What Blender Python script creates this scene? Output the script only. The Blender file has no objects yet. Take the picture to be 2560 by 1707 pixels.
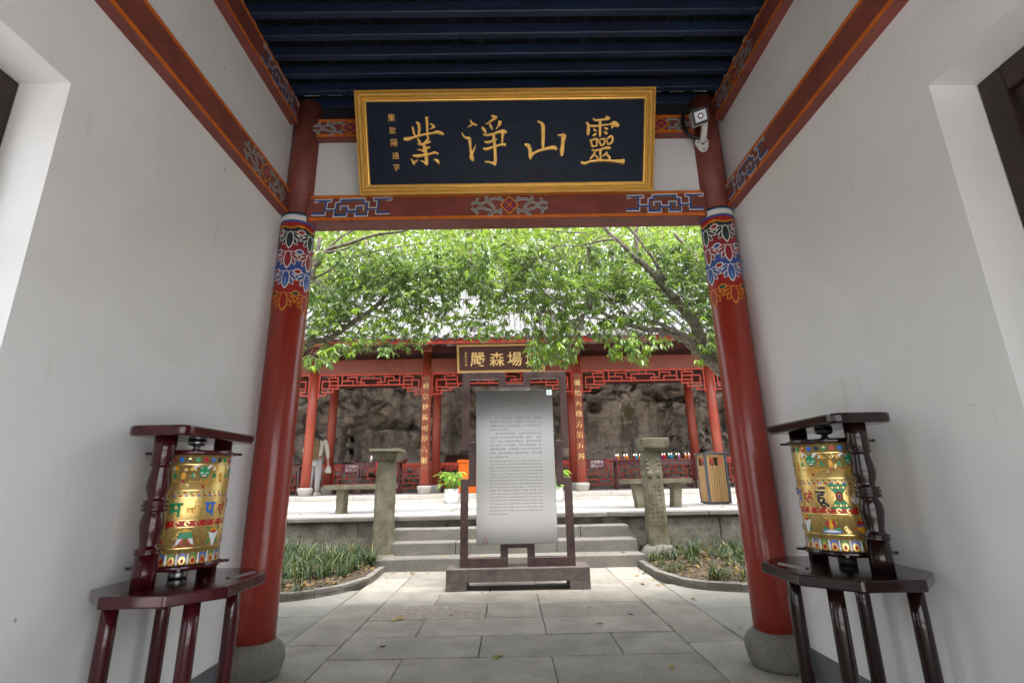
import bpy, bmesh, math, random
from mathutils import Vector, Matrix, noise
sc = bpy.context.scene
COL = sc.collection
PI = math.pi
rnd = random.Random(7)

# ---------------------------------------------------------------- camera
CAM = Vector((0, 0, 1.06))
YAW, PITCH, ROLL = math.radians(.54787), math.radians(15.55828), math.radians(-1.09722)
FPX = 1242.53                                    # focal length in pixels of a 2560 px wide picture
_f = Vector((math.sin(YAW)*math.cos(PITCH), math.cos(YAW)*math.cos(PITCH), math.sin(PITCH)))
_r0 = Vector((math.cos(YAW), -math.sin(YAW), 0)); _u0 = _r0.cross(_f)
_r = _r0*math.cos(ROLL)+_u0*math.sin(ROLL); _u = -_r0*math.sin(ROLL)+_u0*math.cos(ROLL)
cd = bpy.data.cameras.new('camera'); cam = bpy.data.objects.new('camera', cd); COL.objects.link(cam)
m = Matrix((( _r.x, _u.x, -_f.x), (_r.y, _u.y, -_f.y), (_r.z, _u.z, -_f.z))).to_4x4(); m.translation = CAM
cam.matrix_world = m
cd.sensor_width = 36; cd.lens = FPX*36/2560; cd.clip_start = .02; cd.clip_end = 2000
sc.camera = cam
def at(px, py, Y):                               # the point at depth Y seen at a pixel of the photograph
    d = _f + _r*((px-1280)/FPX) - _u*((py-853.5)/FPX)
    return CAM + d*(Y/d.y)
def proj(P):
    d = Vector(P)-CAM; w = d.dot(_f)
    return (1280+FPX*d.dot(_r)/w, 853.5-FPX*d.dot(_u)/w) if w > .01 else (-1e5, -1e5)

# ---------------------------------------------------------------- sky, sun, exposure
SUN_EL, SUN_AZ = math.radians(74), math.radians(150)   # azimuth from +Y towards +X: the sun stands behind the gate
w = bpy.data.worlds.new('World'); sc.world = w; w.use_nodes = True
nt = w.node_tree; bg = nt.nodes['Background']
sky = nt.nodes.new('ShaderNodeTexSky'); sky.sky_type = 'NISHITA'; sky.sun_disc = False
sky.sun_elevation = SUN_EL; sky.sun_rotation = SUN_AZ; sky.air_density = 1.0; sky.dust_density = 3.0; sky.ozone_density = 1.0
hs = nt.nodes.new('ShaderNodeHueSaturation'); hs.inputs['Saturation'].default_value = .30
nt.links.new(sky.outputs[0], hs.inputs['Color']); nt.links.new(hs.outputs[0], bg.inputs[0])
bg.inputs[1].default_value = .15
sd = bpy.data.lights.new('sun', 'SUN'); sd.energy = 1.5; sd.angle = math.radians(16); sd.color = (1, .96, .9)
sun = bpy.data.objects.new('sun', sd); COL.objects.link(sun)
sdir = Vector((math.sin(SUN_AZ)*math.cos(SUN_EL), math.cos(SUN_AZ)*math.cos(SUN_EL), math.sin(SUN_EL)))
sun.rotation_euler = (-sdir).to_track_quat('-Z', 'Y').to_euler(); sun.location = sdir*60
vs = sc.view_settings; vs.view_transform = 'Standard'; vs.look = 'None'; vs.gamma = 1; vs.use_curve_mapping = False
vs.exposure = 2.22
sc.cycles.use_denoising = True
sc.cycles.max_bounces = 10; sc.cycles.diffuse_bounces = 7; sc.cycles.glossy_bounces = 4; sc.cycles.transmission_bounces = 6
sc.cycles.transparent_max_bounces = 8
sc.cycles.sample_clamp_indirect = 6; sc.cycles.caustics_reflective = False; sc.cycles.caustics_refractive = False

# ---------------------------------------------------------------- materials
MATS = {}
def nodes(name):
    m = bpy.data.materials.new(name); m.use_nodes = True; MATS[name] = m
    return m, m.node_tree, m.node_tree.nodes['Principled BSDF']
def mat(name, col, rough=.6, metal=0., var=.12, scale=5., bump=0., bscale=60., coat=0., spec=.5, col2=None, island=0., stretch=None, speck=0., emit=0., rvar=.0):
    m, t, p = nodes(name)
    N, L = t.nodes.new, t.links.new
    p.inputs['Roughness'].default_value = rough; p.inputs['Metallic'].default_value = metal
    p.inputs['Coat Weight'].default_value = coat; p.inputs['Coat Roughness'].default_value = .08
    p.inputs['Specular IOR Level'].default_value = spec
    g = N('ShaderNodeNewGeometry'); vec = g.outputs['Position']
    if stretch:
        mp = N('ShaderNodeMapping'); mp.inputs['Scale'].default_value = stretch; L(vec, mp.inputs[0]); vec = mp.outputs[0]
    n = N('ShaderNodeTexNoise'); n.inputs['Scale'].default_value = scale; n.inputs['Detail'].default_value = 6; n.inputs['Roughness'].default_value = .6
    L(vec, n.inputs['Vector'])
    r = N('ShaderNodeValToRGB'); c = Vector(col)
    a = c*(1-var); b = Vector(col2) if col2 else c*(1+var)
    r.color_ramp.elements[0].color = (*a, 1); r.color_ramp.elements[1].color = (*b, 1)
    r.color_ramp.elements[0].position = .3; r.color_ramp.elements[1].position = .7
    L(n.outputs['Fac'], r.inputs[0]); out = r.outputs[0]
    if speck:
        n3 = N('ShaderNodeTexNoise'); n3.inputs['Scale'].default_value = bscale*1.5; n3.inputs['Detail'].default_value = 3; L(g.outputs['Position'], n3.inputs['Vector'])
        r3 = N('ShaderNodeValToRGB'); r3.color_ramp.elements[0].position = .33; r3.color_ramp.elements[1].position = .5
        r3.color_ramp.elements[0].color = (1-speck, 1-speck, 1-speck, 1); r3.color_ramp.elements[1].color = (1, 1, 1, 1)
        L(n3.outputs['Fac'], r3.inputs[0])
        mx = N('ShaderNodeMixRGB'); mx.blend_type = 'MULTIPLY'; mx.inputs[0].default_value = 1; L(out, mx.inputs[1]); L(r3.outputs[0], mx.inputs[2]); out = mx.outputs[0]
    if island:
        hsv = N('ShaderNodeHueSaturation'); mr = N('ShaderNodeMapRange'); mr.inputs[3].default_value = 1-island; mr.inputs[4].default_value = 1+island
        oi = N('ShaderNodeObjectInfo'); L(oi.outputs['Random'], mr.inputs[0]); L(mr.outputs[0], hsv.inputs['Value']); L(out, hsv.inputs['Color']); out = hsv.outputs[0]
    L(out, p.inputs['Base Color'])
    if rvar:
        mr2 = N('ShaderNodeMapRange'); mr2.inputs[1].default_value = .3; mr2.inputs[2].default_value = .7; mr2.inputs[3].default_value = max(.02, rough-rvar); mr2.inputs[4].default_value = rough+rvar
        L(n.outputs['Fac'], mr2.inputs[0]); L(mr2.outputs[0], p.inputs['Roughness'])
    if bump:
        n2 = N('ShaderNodeTexNoise'); n2.inputs['Scale'].default_value = bscale; n2.inputs['Detail'].default_value = 5; L(vec, n2.inputs['Vector'])
        bn = N('ShaderNodeBump'); bn.inputs['Strength'].default_value = bump; bn.inputs['Distance'].default_value = .01
        L(n2.outputs['Fac'], bn.inputs['Height']); L(bn.outputs[0], p.inputs['Normal'])
    if emit:
        p.inputs['Emission Color'].default_value = (*col, 1); p.inputs['Emission Strength'].default_value = emit
    return m
mat('plaster', (.785, .79, .80), .75, var=.045, scale=1.1, bump=.4, bscale=7, spec=.25)
mat('plaster_outer', (.7, .69, .66), .85, var=.06, scale=3, bump=.3, bscale=20)
mat('beam_red', (.21, .058, .046), .5, var=.22, scale=7, bump=.12, bscale=40, spec=.35)
mat('column_red', (.29, .032, .020), .28, var=.14, scale=3.5, bump=.02, bscale=14, stretch=(1, 1, .35), coat=.2)
mat('orange_line', (.62, .15, .012), .55, var=.2, scale=14)
mat('paint_white', (.72, .72, .68), .6, var=.08, scale=30)
mat('paint_grey', (.55, .57, .54), .6, var=.1, scale=30)
mat('paint_blue', (.035, .075, .30), .6, var=.15, scale=30)
mat('paint_sky', (.10, .24, .5), .6, var=.1, scale=30)
mat('paint_olive', (.20, .12, .012), .6, var=.15, scale=30)
mat('paint_green', (.025, .065, .055), .6, var=.15, scale=30)
mat('paint_red', (.32, .012, .010), .5, var=.1, scale=30)
mat('paint_crimson', (.26, .01, .025), .5, var=.1, scale=30)
mat('paint_yellow', (.68, .29, .012), .55, var=.12, scale=30)
mat('paint_dark', (.012, .022, .024), .6, var=.15, scale=30)
mat('enamel_green', (.01, .27, .10), .4, var=.15, scale=80); mat('enamel_red', (.48, .012, .012), .4, var=.15, scale=80)
mat('enamel_blue', (.03, .16, .62), .4, var=.15, scale=80); mat('enamel_navy', (.008, .01, .04), .4, var=.15, scale=80)
mat('enamel_white', (.82, .82, .84), .4, var=.05, scale=80); mat('enamel_yellow', (.80, .40, .012), .4, var=.15, scale=80)
mat('drum_gold', (.84, .58, .20), .32, .7, var=.08, scale=60, bump=.10, bscale=160, stretch=(1, 1, .35), rvar=.07)
mat('drum_trim', (.86, .66, .28), .3, 1., var=.1, scale=50)
mat('gold_leaf', (.95, .56, .13), .42, .2, var=.22, scale=40, bump=.25, bscale=60, rvar=.1)
mat('gold_frame', (.95, .58, .14), .30, .4, var=.07, scale=9, bump=.05, bscale=30)
mat('lacquer_navy', (.006, .012, .030), .5, spec=.22, var=.35, scale=5, stretch=(.5, 1, 9), bump=.05, bscale=40)
mat('rafter_navy', (.012, .023, .056), .55, var=.35, scale=10, bump=.1, bscale=50, stretch=(.2, 1, 1))
mat('board_dark', (.010, .012, .018), .8, var=.5, scale=6, bump=.1, bscale=30)
mat('mahogany', (.056, .0055, .009), .16, var=.4, scale=16, coat=.25, stretch=(1, 1, .12), rvar=.04)
mat('mahogany_dark', (.014, .0045, .0045), .15, var=.4, scale=16, coat=.2, stretch=(1, 1, .12), rvar=.04)  # darker variant of mahogany, used on the right stand only
mat('dark_wood', (.022, .010, .006), .45, var=.4, scale=20, stretch=(1, 1, .15), bump=.1, bscale=60)
mat('chrome', (.30, .31, .31), .3, 1., var=.1, scale=30); mat('black_rubber', (.012, .012, .014), .5, var=.2)
mat('glass_dark', (.03, .03, .035), .08)
mat('camera_white', (.72, .71, .68), .4, var=.06, scale=30); mat('camera_panel', (.62, .64, .74), .25, var=.04); mat('lens_white', (.85, .85, .85), .1)
mat('skirting', (.13, .135, .145), .7, var=.1)
mat('paving', (.285, .264, .232), .8, var=.22, scale=3.4, bump=.45, bscale=55, island=.15, speck=.28, spec=.3)
mat('paving_green', (.27, .262, .235), .8, var=.2, scale=2.2, bump=.35, bscale=55, island=.07, speck=.15, spec=.3)
mat('paving_rough', (.28, .245, .205), .85, var=.3, scale=20, bump=.9, bscale=38, speck=.3)
mat('joint_dirt', (.075, .068, .055), .95, var=.4, scale=20, bump=.4, bscale=60)
mat('stone', (.19, .178, .158), .8, var=.18, scale=3.5, bump=.5, bscale=45, island=.08, speck=.2, spec=.3)
mat('stone_pale', (.42, .40, .37), .8, var=.12, scale=3.5, bump=.35, bscale=50, island=.05, speck=.1, spec=.3)
mat('stone_moss', (.15, .135, .082), .88, var=.28, scale=5, bump=.7, bscale=42, col2=(.24, .22, .165), speck=.25, spec=.2)
mat('stone_wall', (.13, .12, .095), .9, var=.35, scale=4, bump=.9, bscale=24, col2=(.26, .24, .20), speck=.3, spec=.2)
mat('terrace', (.56, .54, .51), .85, var=.08, scale=2, bump=.3, bscale=40, spec=.3)
mat('soil', (.06, .045, .03), .95, var=.5, scale=12, bump=.9, bscale=50)
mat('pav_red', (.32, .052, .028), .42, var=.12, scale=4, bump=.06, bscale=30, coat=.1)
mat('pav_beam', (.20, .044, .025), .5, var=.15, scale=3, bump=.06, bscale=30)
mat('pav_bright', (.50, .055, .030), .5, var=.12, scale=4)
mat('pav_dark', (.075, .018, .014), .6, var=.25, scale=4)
mat('tile_grey', (.27, .27, .265), .8, var=.3, scale=10, bump=.4, bscale=50, island=.18)
mat('tile_dark', (.05, .055, .06), .8, var=.3, scale=10, bump=.4, bscale=50, island=.18)
mat('couplet_wood', (.22, .052, .022), .45, var=.18, scale=5, stretch=(1, 1, .3))
mat('board_brown', (.060, .012, .009), .45, var=.3, scale=6, stretch=(.4, 1, 5))
mat('board_frame', (.52, .34, .12), .45, .2, var=.15, scale=20)
mat('board_gold', (.85, .60, .26), .45, .3, var=.15, scale=20)
mat('sign_maroon', (.17, .022, .052), .4, var=.05); mat('sign_print', (.85, .82, .76), .5, var=.02)
mat('table_red', (.075, .012, .014), .3, var=.3, scale=10, coat=.3)
mat('orange_box', (.72, .14, .008), .4, var=.05)
mat('pot_white', (.80, .80, .82), .22, var=.02, coat=.4)
mat('bin_grey', (.085, .095, .11), .5, var=.08); mat('bin_wood', (.46, .27, .11), .6, var=.16, scale=12, stretch=(1, 1, .1), island=.1); mat('bin_inside', (.02, .02, .02), .8)
mat('rust_steel', (.062, .034, .036), .45, .25, var=.35, scale=7, bump=.15, bscale=50, col2=(.105, .062, .055), rvar=.1)
mat('rust_stone', (.13, .105, .098), .75, var=.35, scale=9, bump=.3, bscale=60, speck=.3)
mat('print_grey', (.13, .13, .13), .5, var=.02); mat('sticker_white', (.75, .78, .8), .5, var=.02); mat('sticker_cyan', (.35, .62, .68), .5, var=.05); mat('red_drip', (.25, .02, .02), .5)
mat('bark', (.11, .09, .066), .9, var=.4, scale=14, bump=.9, bscale=55, col2=(.27, .24, .19), speck=.3, spec=.2)
mat('dry_leaf', (.26, .13, .04), .8, var=.4, scale=9, island=.3); mat('yellow_leaf', (.34, .24, .035), .7, var=.3, scale=20, island=.25)
mat('green_leaf_fallen', (.12, .15, .03), .7, var=.3, scale=20, island=.25)
mat('cloth_cream', (.52, .48, .39), .85, var=.08, scale=12, bump=.3, bscale=40); mat('cloth_grey', (.40, .39, .40), .85, var=.1, scale=12, bump=.3, bscale=40)
mat('cloth_khaki', (.19, .13, .06), .8, var=.2, scale=12, bump=.3, bscale=50); mat('cloth_navy', (.012, .014, .022), .8, var=.2)
mat('skin_tone', (.48, .27, .19), .5, var=.06); mat('hair_black', (.012, .010, .009), .5, var=.2); mat('shoe_cream', (.62, .60, .52), .7, var=.1)
mat('lime_tag', (.45, .75, .06), .5, var=.05); mat('porcelain', (.75, .77, .82), .15, coat=.4, var=.03)
mat('flower_red', (.6, .02, .02), .6, var=.2, scale=40); mat('ribbon_red', (.62, .012, .02), .5, var=.15, scale=20)
mat('flame', (1., .9, .62), .5, emit=.9)
for nm, c in dict(lamp_orange=(.85, .30, .01), lamp_pink=(.85, .36, .36), lamp_red=(.62, .01, .03), lamp_cyan=(.01, .36, .52), lamp_violet=(.62, .18, .55), lamp_green=(.03, .25, .05), lamp_magenta=(.6, .04, .35), lamp_cream=(.75, .68, .55)).items():
    mat(nm, c, .22, var=.08, scale=40, coat=.4)
def plaster_marks():
    m = MATS['plaster']; t = m.node_tree; N, L = t.nodes.new, t.links.new; p = t.nodes['Principled BSDF']; src = p.inputs['Base Color'].links[0].from_socket
    g = N('ShaderNodeNewGeometry')
    for scale, e0, e1, lo, st in ((13, .205, .225, .55, (1, 1, 1)), (.8, .50, .515, .965, (1, 1, 1)), (5, .27, .34, .93, (1, 3, .35)), (60, .20, .23, .75, (1, 1, 1))):
        mp = N('ShaderNodeMapping'); mp.inputs['Scale'].default_value = st; mp.inputs['Location'].default_value = (scale, 0, 0); L(g.outputs['Position'], mp.inputs[0])
        n = N('ShaderNodeTexNoise'); n.inputs['Scale'].default_value = scale; n.inputs['Detail'].default_value = 2; L(mp.outputs[0], n.inputs['Vector'])
        r = N('ShaderNodeValToRGB'); r.color_ramp.elements[0].position = e0; r.color_ramp.elements[1].position = e1; r.color_ramp.elements[0].color = (lo, lo, lo*.98, 1); r.color_ramp.elements[1].color = (1, 1, 1, 1); L(n.outputs['Fac'], r.inputs[0])
        x = N('ShaderNodeMixRGB'); x.blend_type = 'MULTIPLY'; x.inputs[0].default_value = 1; L(src, x.inputs[1]); L(r.outputs[0], x.inputs[2]); src = x.outputs[0]
    L(src, p.inputs['Base Color'])
plaster_marks()
def steel():
    m, t, p = nodes('brushed_steel'); N, L = t.nodes.new, t.links.new
    p.inputs['Metallic'].default_value = 1; p.inputs['Roughness'].default_value = .2
    g = N('ShaderNodeNewGeometry'); mp = N('ShaderNodeMapping'); mp.inputs['Scale'].default_value = (3, 1, 240)
    n = N('ShaderNodeTexNoise'); n.inputs['Scale'].default_value = 3; n.inputs['Detail'].default_value = 4
    L(g.outputs['Position'], mp.inputs[0]); L(mp.outputs[0], n.inputs['Vector'])
    r = N('ShaderNodeValToRGB'); r.color_ramp.elements[0].color = (.25, .25, .25, 1); r.color_ramp.elements[1].color = (.31, .31, .305, 1)
    L(n.outputs['Fac'], r.inputs[0]); L(r.outputs[0], p.inputs['Base Color'])
    mr = N('ShaderNodeMapRange'); mr.inputs[3].default_value = .14; mr.inputs[4].default_value = .24; L(n.outputs['Fac'], mr.inputs[0]); L(mr.outputs[0], p.inputs['Roughness'])
steel()
def leafmat(name, c1, c2, trans=.35, rough=.35, per='island'):
    m, t, p = nodes(name); N, L = t.nodes.new, t.links.new
    g = N('ShaderNodeNewGeometry'); r = N('ShaderNodeValToRGB')
    r.color_ramp.elements[0].color = (*c1, 1); r.color_ramp.elements[1].color = (*c2, 1)
    if per == 'island': L(g.outputs['Random Per Island'], r.inputs[0])
    else:
        oi = N('ShaderNodeObjectInfo'); L(oi.outputs['Random'], r.inputs[0])
    L(r.outputs[0], p.inputs['Base Color']); p.inputs['Roughness'].default_value = rough; p.inputs['Specular IOR Level'].default_value = .5
    tr = N('ShaderNodeBsdfTranslucent'); mx = N('ShaderNodeMixShader'); mx.inputs[0].default_value = trans
    gm = N('ShaderNodeMixRGB'); gm.blend_type = 'MULTIPLY'; gm.inputs[0].default_value = 1; gm.inputs[2].default_value = (1.9, 2.0, .8, 1)
    L(r.outputs[0], gm.inputs[1]); L(gm.outputs[0], tr.inputs[0])
    L(p.outputs[0], mx.inputs[1]); L(tr.outputs[0], mx.inputs[2]); L(mx.outputs[0], t.nodes['Material Output'].inputs[0])
leafmat('leaf', (.065, .118, .050), (.21, .28, .115), .42, .28); leafmat('leaf_piece', (.055, .115, .035), (.15, .23, .06), per='object')
leafmat('leaf_young', (.15, .26, .03), (.26, .36, .05), .45)
leafmat('leaf_far', (.10, .16, .045), (.22, .28, .10), .4, .6)
leafmat('grass', (.024, .045, .020), (.065, .100, .044), .25, .5); leafmat('litter', (.05, .035, .015), (.20, .13, .05), .1, .8)
leafmat('grass_dry', (.16, .15, .05), (.26, .23, .09), .2, .6)
leafmat('houseplant', (.05, .16, .02), (.34, .46, .10), .3, .3)
def rockmat():
    m, t, p = nodes('cliff_rock'); N, L = t.nodes.new, t.links.new
    g = N('ShaderNodeNewGeometry'); pos = g.outputs['Position']
    def tex(scale, det, rough=.6, st=None):
        v = pos
        if st: mp = N('ShaderNodeMapping'); mp.inputs['Scale'].default_value = st; L(pos, mp.inputs[0]); v = mp.outputs[0]
        n = N('ShaderNodeTexNoise'); n.inputs['Scale'].default_value = scale; n.inputs['Detail'].default_value = det; n.inputs['Roughness'].default_value = rough; L(v, n.inputs['Vector']); return n.outputs['Fac']
    def ramp(f, *st):
        r = N('ShaderNodeValToRGB'); e = r.color_ramp.elements
        while len(e) < len(st): e.new(.5)
        for k, (q, c) in enumerate(st): e[k].position = q; e[k].color = (*c, 1)
        L(f, r.inputs[0]); return r.outputs[0]
    def mix(f, a, b, mode='MIX'):
        x = N('ShaderNodeMixRGB'); x.blend_type = mode
        if hasattr(f, 'links'): L(f, x.inputs[0])
        else: x.inputs[0].default_value = f
        L(a, x.inputs[1])
        if hasattr(b, 'links'): L(b, x.inputs[2])
        else: x.inputs[2].default_value = (*b, 1)
        return x.outputs[0]
    c = ramp(tex(1.0, 9, .7), (.32, (.28, .235, .195)), (.46, (.55, .45, .37)), (.55, (.48, .44, .40)), (.66, (.86, .66, .52)), (.74, (.70, .62, .55)))
    c = mix(1, c, ramp(tex(9, 8, .75), (.3, (.55, .55, .55)), (.6, (1, 1, 1))), 'MULTIPLY')
    c = mix(ramp(tex(1.3, 5, .6, (2.2, 2.2, .22)), (.50, (0, 0, 0)), (.62, (.85, .85, .85))), c, (.13, .115, .095))     # black water streaks
    c = mix(ramp(tex(.9, 6, .65, (1.5, 1.5, .5)), (.60, (0, 0, 0)), (.70, (.8, .8, .8))), c, (.15, .125, .035))       # moss
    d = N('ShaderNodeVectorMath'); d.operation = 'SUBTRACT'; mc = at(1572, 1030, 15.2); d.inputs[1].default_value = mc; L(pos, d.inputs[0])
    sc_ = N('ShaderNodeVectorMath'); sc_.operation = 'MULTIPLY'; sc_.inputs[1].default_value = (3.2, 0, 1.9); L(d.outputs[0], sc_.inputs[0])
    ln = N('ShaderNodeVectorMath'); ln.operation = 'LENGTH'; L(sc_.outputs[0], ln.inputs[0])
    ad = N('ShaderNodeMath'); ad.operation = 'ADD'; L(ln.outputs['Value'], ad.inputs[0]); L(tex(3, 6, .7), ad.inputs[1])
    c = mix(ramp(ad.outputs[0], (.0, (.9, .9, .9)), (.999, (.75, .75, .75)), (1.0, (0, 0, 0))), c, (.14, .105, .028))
    L(c, p.inputs['Base Color']); p.inputs['Roughness'].default_value = .85; p.inputs['Specular IOR Level'].default_value = .25
    bn = N('ShaderNodeBump'); bn.inputs['Strength'].default_value = 1; bn.inputs['Distance'].default_value = .16; L(tex(5, 12, .72), bn.inputs['Height']); L(bn.outputs[0], p.inputs['Normal'])
rockmat()
def bagmat():
    m, t, p = nodes('clear_plastic'); p.inputs['Base Color'].default_value = (.9, .9, .9, 1); p.inputs['Roughness'].default_value = .25
    p.inputs['Alpha'].default_value = .35
bagmat()

# ---------------------------------------------------------------- mesh helpers
def wloc(o):
    v = Vector((0, 0, 0))
    while o is not None: v += o.location; o = o.parent
    return v
def link(name, me, parent=None, loc=None):
    o = bpy.data.objects.new(name, me); COL.objects.link(o)
    if parent is not None: o.parent = parent
    if loc is not None: o.location = loc
    return o
def tag(o, label=None, cat=None, group=None, kind=None):
    for k, v in (('label', label), ('category', cat), ('group', group), ('kind', kind)):
        if v: o[k] = v
    return o
def thing(name, loc, label, cat, group=None):
    return tag(link(name, None, None, Vector(loc)), label, cat, group)
class MB:
    """collects shapes in world coordinates, then becomes one mesh object"""
    def __init__(s): s.v = []; s.f = []; s.m = []; s.sm = []
    def add(s, vs, fs, mi=0, smooth=False):
        b = len(s.v); s.v += [Vector(v) for v in vs]
        for f in fs: s.f.append([i+b for i in f]); s.m.append(mi); s.sm.append(smooth)
        return s
    def box(s, a, b, mi=0, M=None):
        (x0, y0, z0), (x1, y1, z1) = a, b
        vs = [Vector((x, y, z)) for z in (z0, z1) for y in (y0, y1) for x in (x0, x1)]
        if M is not None: vs = [M @ v for v in vs]
        return s.add(vs, [(0, 2, 3, 1), (4, 5, 7, 6), (0, 1, 5, 4), (2, 6, 7, 3), (0, 4, 6, 2), (1, 3, 7, 5)], mi)
    def bar(s, p, q, w, h, mi=0, up=(0, 0, 1)):          # a box from p to q, w wide and h high
        p, q = Vector(p), Vector(q); d = (q-p); l = d.length; d.normalize(); up = Vector(up)
        sd_ = d.cross(up); sd_.normalize(); u = sd_.cross(d)
        M = Matrix(((sd_.x, d.x, u.x, p.x), (sd_.y, d.y, u.y, p.y), (sd_.z, d.z, u.z, p.z), (0, 0, 0, 1)))
        return s.box((-w/2, 0, -h/2), (w/2, l, h/2), mi, M)
    def loft(s, rings, mi=0, cap=True, smooth=True, closed=True):
        b = len(s.v); n = len(rings[0])
        for r in rings: s.v += [Vector(v) for v in r]
        for i in range(len(rings)-1):
            for j in range(n if closed else n-1):
                k = (j+1) % n
                s.f.append([b+i*n+j, b+i*n+k, b+(i+1)*n+k, b+(i+1)*n+j]); s.m.append(mi); s.sm.append(smooth)
        if cap and closed:
            s.f.append([b+j for j in range(n)][::-1]); s.m.append(mi); s.sm.append(False)
            e = b+(len(rings)-1)*n; s.f.append([e+j for j in range(n)]); s.m.append(mi); s.sm.append(False)
        return s
    def lathe(s, prof, c, n=24, mi=0, smooth=True, sx=1, sy=1, rot=0):
        c = Vector(c)
        return s.loft([[c+Vector((r*sx*math.cos(rot+2*PI*j/n), r*sy*math.sin(rot+2*PI*j/n), z)) for j in range(n)] for r, z in prof], mi, True, smooth)
    def tube(s, pts, rad, n=6, mi=0, smooth=True):
        pts = [Vector(p) for p in pts]; k = len(pts)
        if not hasattr(rad, '__len__'): rad = [rad]*k
        rings = []; ref = Vector((.31, .2, .93))
        for i in range(k):
            d = (pts[min(i+1, k-1)]-pts[max(i-1, 0)]).normalized(); a = d.cross(ref)
            if a.length < .05: a = d.cross(Vector((1, 0, 0)))
            a.normalize(); b_ = d.cross(a)
            rings.append([pts[i]+(a*math.cos(2*PI*j/n)+b_*math.sin(2*PI*j/n))*rad[i] for j in range(n)])
        return s.loft(rings, mi, True, smooth)
    def ball(s, c, r, n=12, m_=8, mi=0, sx=1, sy=1, sz=1, M=None):
        c = Vector(c); rings = []
        for i in range(m_+1):
            t = -PI/2+PI*i/m_; rr = max(math.cos(t), .01)*r
            rings.append([Vector((rr*sx*math.cos(2*PI*j/n), rr*sy*math.sin(2*PI*j/n), r*sz*math.sin(t))) for j in range(n)])
        if M is not None: rings = [[M @ v for v in r_] for r_ in rings]
        return s.loft([[c+v for v in r_] for r_ in rings], mi)
    def poly(s, pts, mi=0): return s.add(pts, [list(range(len(pts)))], mi)
    def prism(s, pts, d, mi=0):                           # polygon pts pushed along d
        d = Vector(d); n = len(pts); P = [Vector(p) for p in pts]
        return s.add(P+[p+d for p in P], [list(range(n))[::-1], [n+i for i in range(n)]]+[[i, (i+1) % n, n+(i+1) % n, n+i] for i in range(n)], mi)
    def build(s, name, mats, parent=None, bevel=0., seg=1, loc=None, tri=False):
        if isinstance(mats, str): mats = [mats]
        off = wloc(parent) if parent is not None else Vector((0, 0, 0))
        if loc is not None: off = off+Vector(loc)
        me = bpy.data.meshes.new(name); me.from_pydata([v-off for v in s.v], [], s.f)
        for x in mats: me.materials.append(MATS[x])
        me.polygons.foreach_set('material_index', s.m); me.polygons.foreach_set('use_smooth', s.sm)
        bm = bmesh.new(); bm.from_mesh(me)
        bmesh.ops.recalc_face_normals(bm, faces=bm.faces)
        if bevel:
            es = [e for e in bm.edges if len(e.link_faces) == 2 and e.calc_face_angle() > .6]
            bmesh.ops.bevel(bm, geom=es, offset=bevel, segments=seg, profile=.5, affect='EDGES', clamp_overlap=True)
        bm.to_mesh(me); bm.free(); me.update()
        return link(name, me, parent, Vector(loc) if loc is not None else None)
def roughen(o, amp, scale, seed=0., cuts=0):
    """uneven faces for hewn stone"""
    bm = bmesh.new(); bm.from_mesh(o.data)
    if cuts: bmesh.ops.subdivide_edges(bm, edges=bm.edges, cuts=cuts, use_grid_fill=True)
    for v in bm.verts:
        p = (v.co+wloc(o))*scale+Vector((seed, seed*.7, 0)); v.co += Vector((noise.noise(p), noise.noise(p+Vector((9, 0, 0))), noise.noise(p+Vector((0, 9, 0)))))*amp
    bm.to_mesh(o.data); bm.free()
def smooth_line(pts, n=6):
    """Catmull-Rom through tuples of any length"""
    if len(pts) < 3: return [tuple(p) for p in pts]
    out = []; k = len(pts)
    for i in range(k-1):
        p0, p1, p2, p3 = pts[max(i-1, 0)], pts[i], pts[i+1], pts[min(i+2, k-1)]
        for j in range(n):
            t = j/n
            out.append(tuple(.5*((2*b)+(-a+c)*t+(2*a-5*b+4*c-d)*t*t+(-a+3*b-3*c+d)*t**3) for a, b, c, d in zip(p0, p1, p2, p3)))
    out.append(tuple(pts[-1])); return out
def strip(mb, l, r, f3, mi=0):
    """band between two lines mapped through f3(x, y)"""
    n = len(l); mb.add([f3(*p) for p in l]+[f3(*p) for p in r], [(i, i+1, n+i+1, n+i) for i in range(n-1)], mi)
_txt = {}
def text2d(s, res=3, off=0.):
    """triangulated glyphs of a string: list of (x, y), faces; size 1"""
    key = (s, res, off)
    if key not in _txt:
        c = bpy.data.curves.new('t', 'FONT'); c.body = s; c.resolution_u = res; c.fill_mode = 'FRONT'; c.offset = off
        o = bpy.data.objects.new('t', c); COL.objects.link(o)
        dg = bpy.context.evaluated_depsgraph_get(); dg.update()
        me = bpy.data.meshes.new_from_object(o.evaluated_get(dg))
        _txt[key] = ([(v.co.x, v.co.y) for v in me.vertices], [list(p.vertices) for p in me.polygons])
        bpy.data.objects.remove(o); bpy.data.curves.remove(c); bpy.data.meshes.remove(me)
    return _txt[key]
def bounds(vs):
    xs = [v[0] for v in vs]; ys = [v[1] for v in vs]; return min(xs), max(xs), min(ys), max(ys)
def glyph(mb, s, f3, cx, cy, size, mi=0, res=3, w=None, off=0.):
    """text s centred on (cx, cy), size high (or w wide), mapped through f3"""
    vs, fs = text2d(s, res, off)
    if not vs: return
    x0, x1, y0, y1 = bounds(vs); k = (w/(x1-x0)) if w else size/(y1-y0)
    mb.add([f3(cx+(x-(x0+x1)/2)*k, cy+(y-(y0+y1)/2)*k) for x, y in vs], fs, mi)
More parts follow.
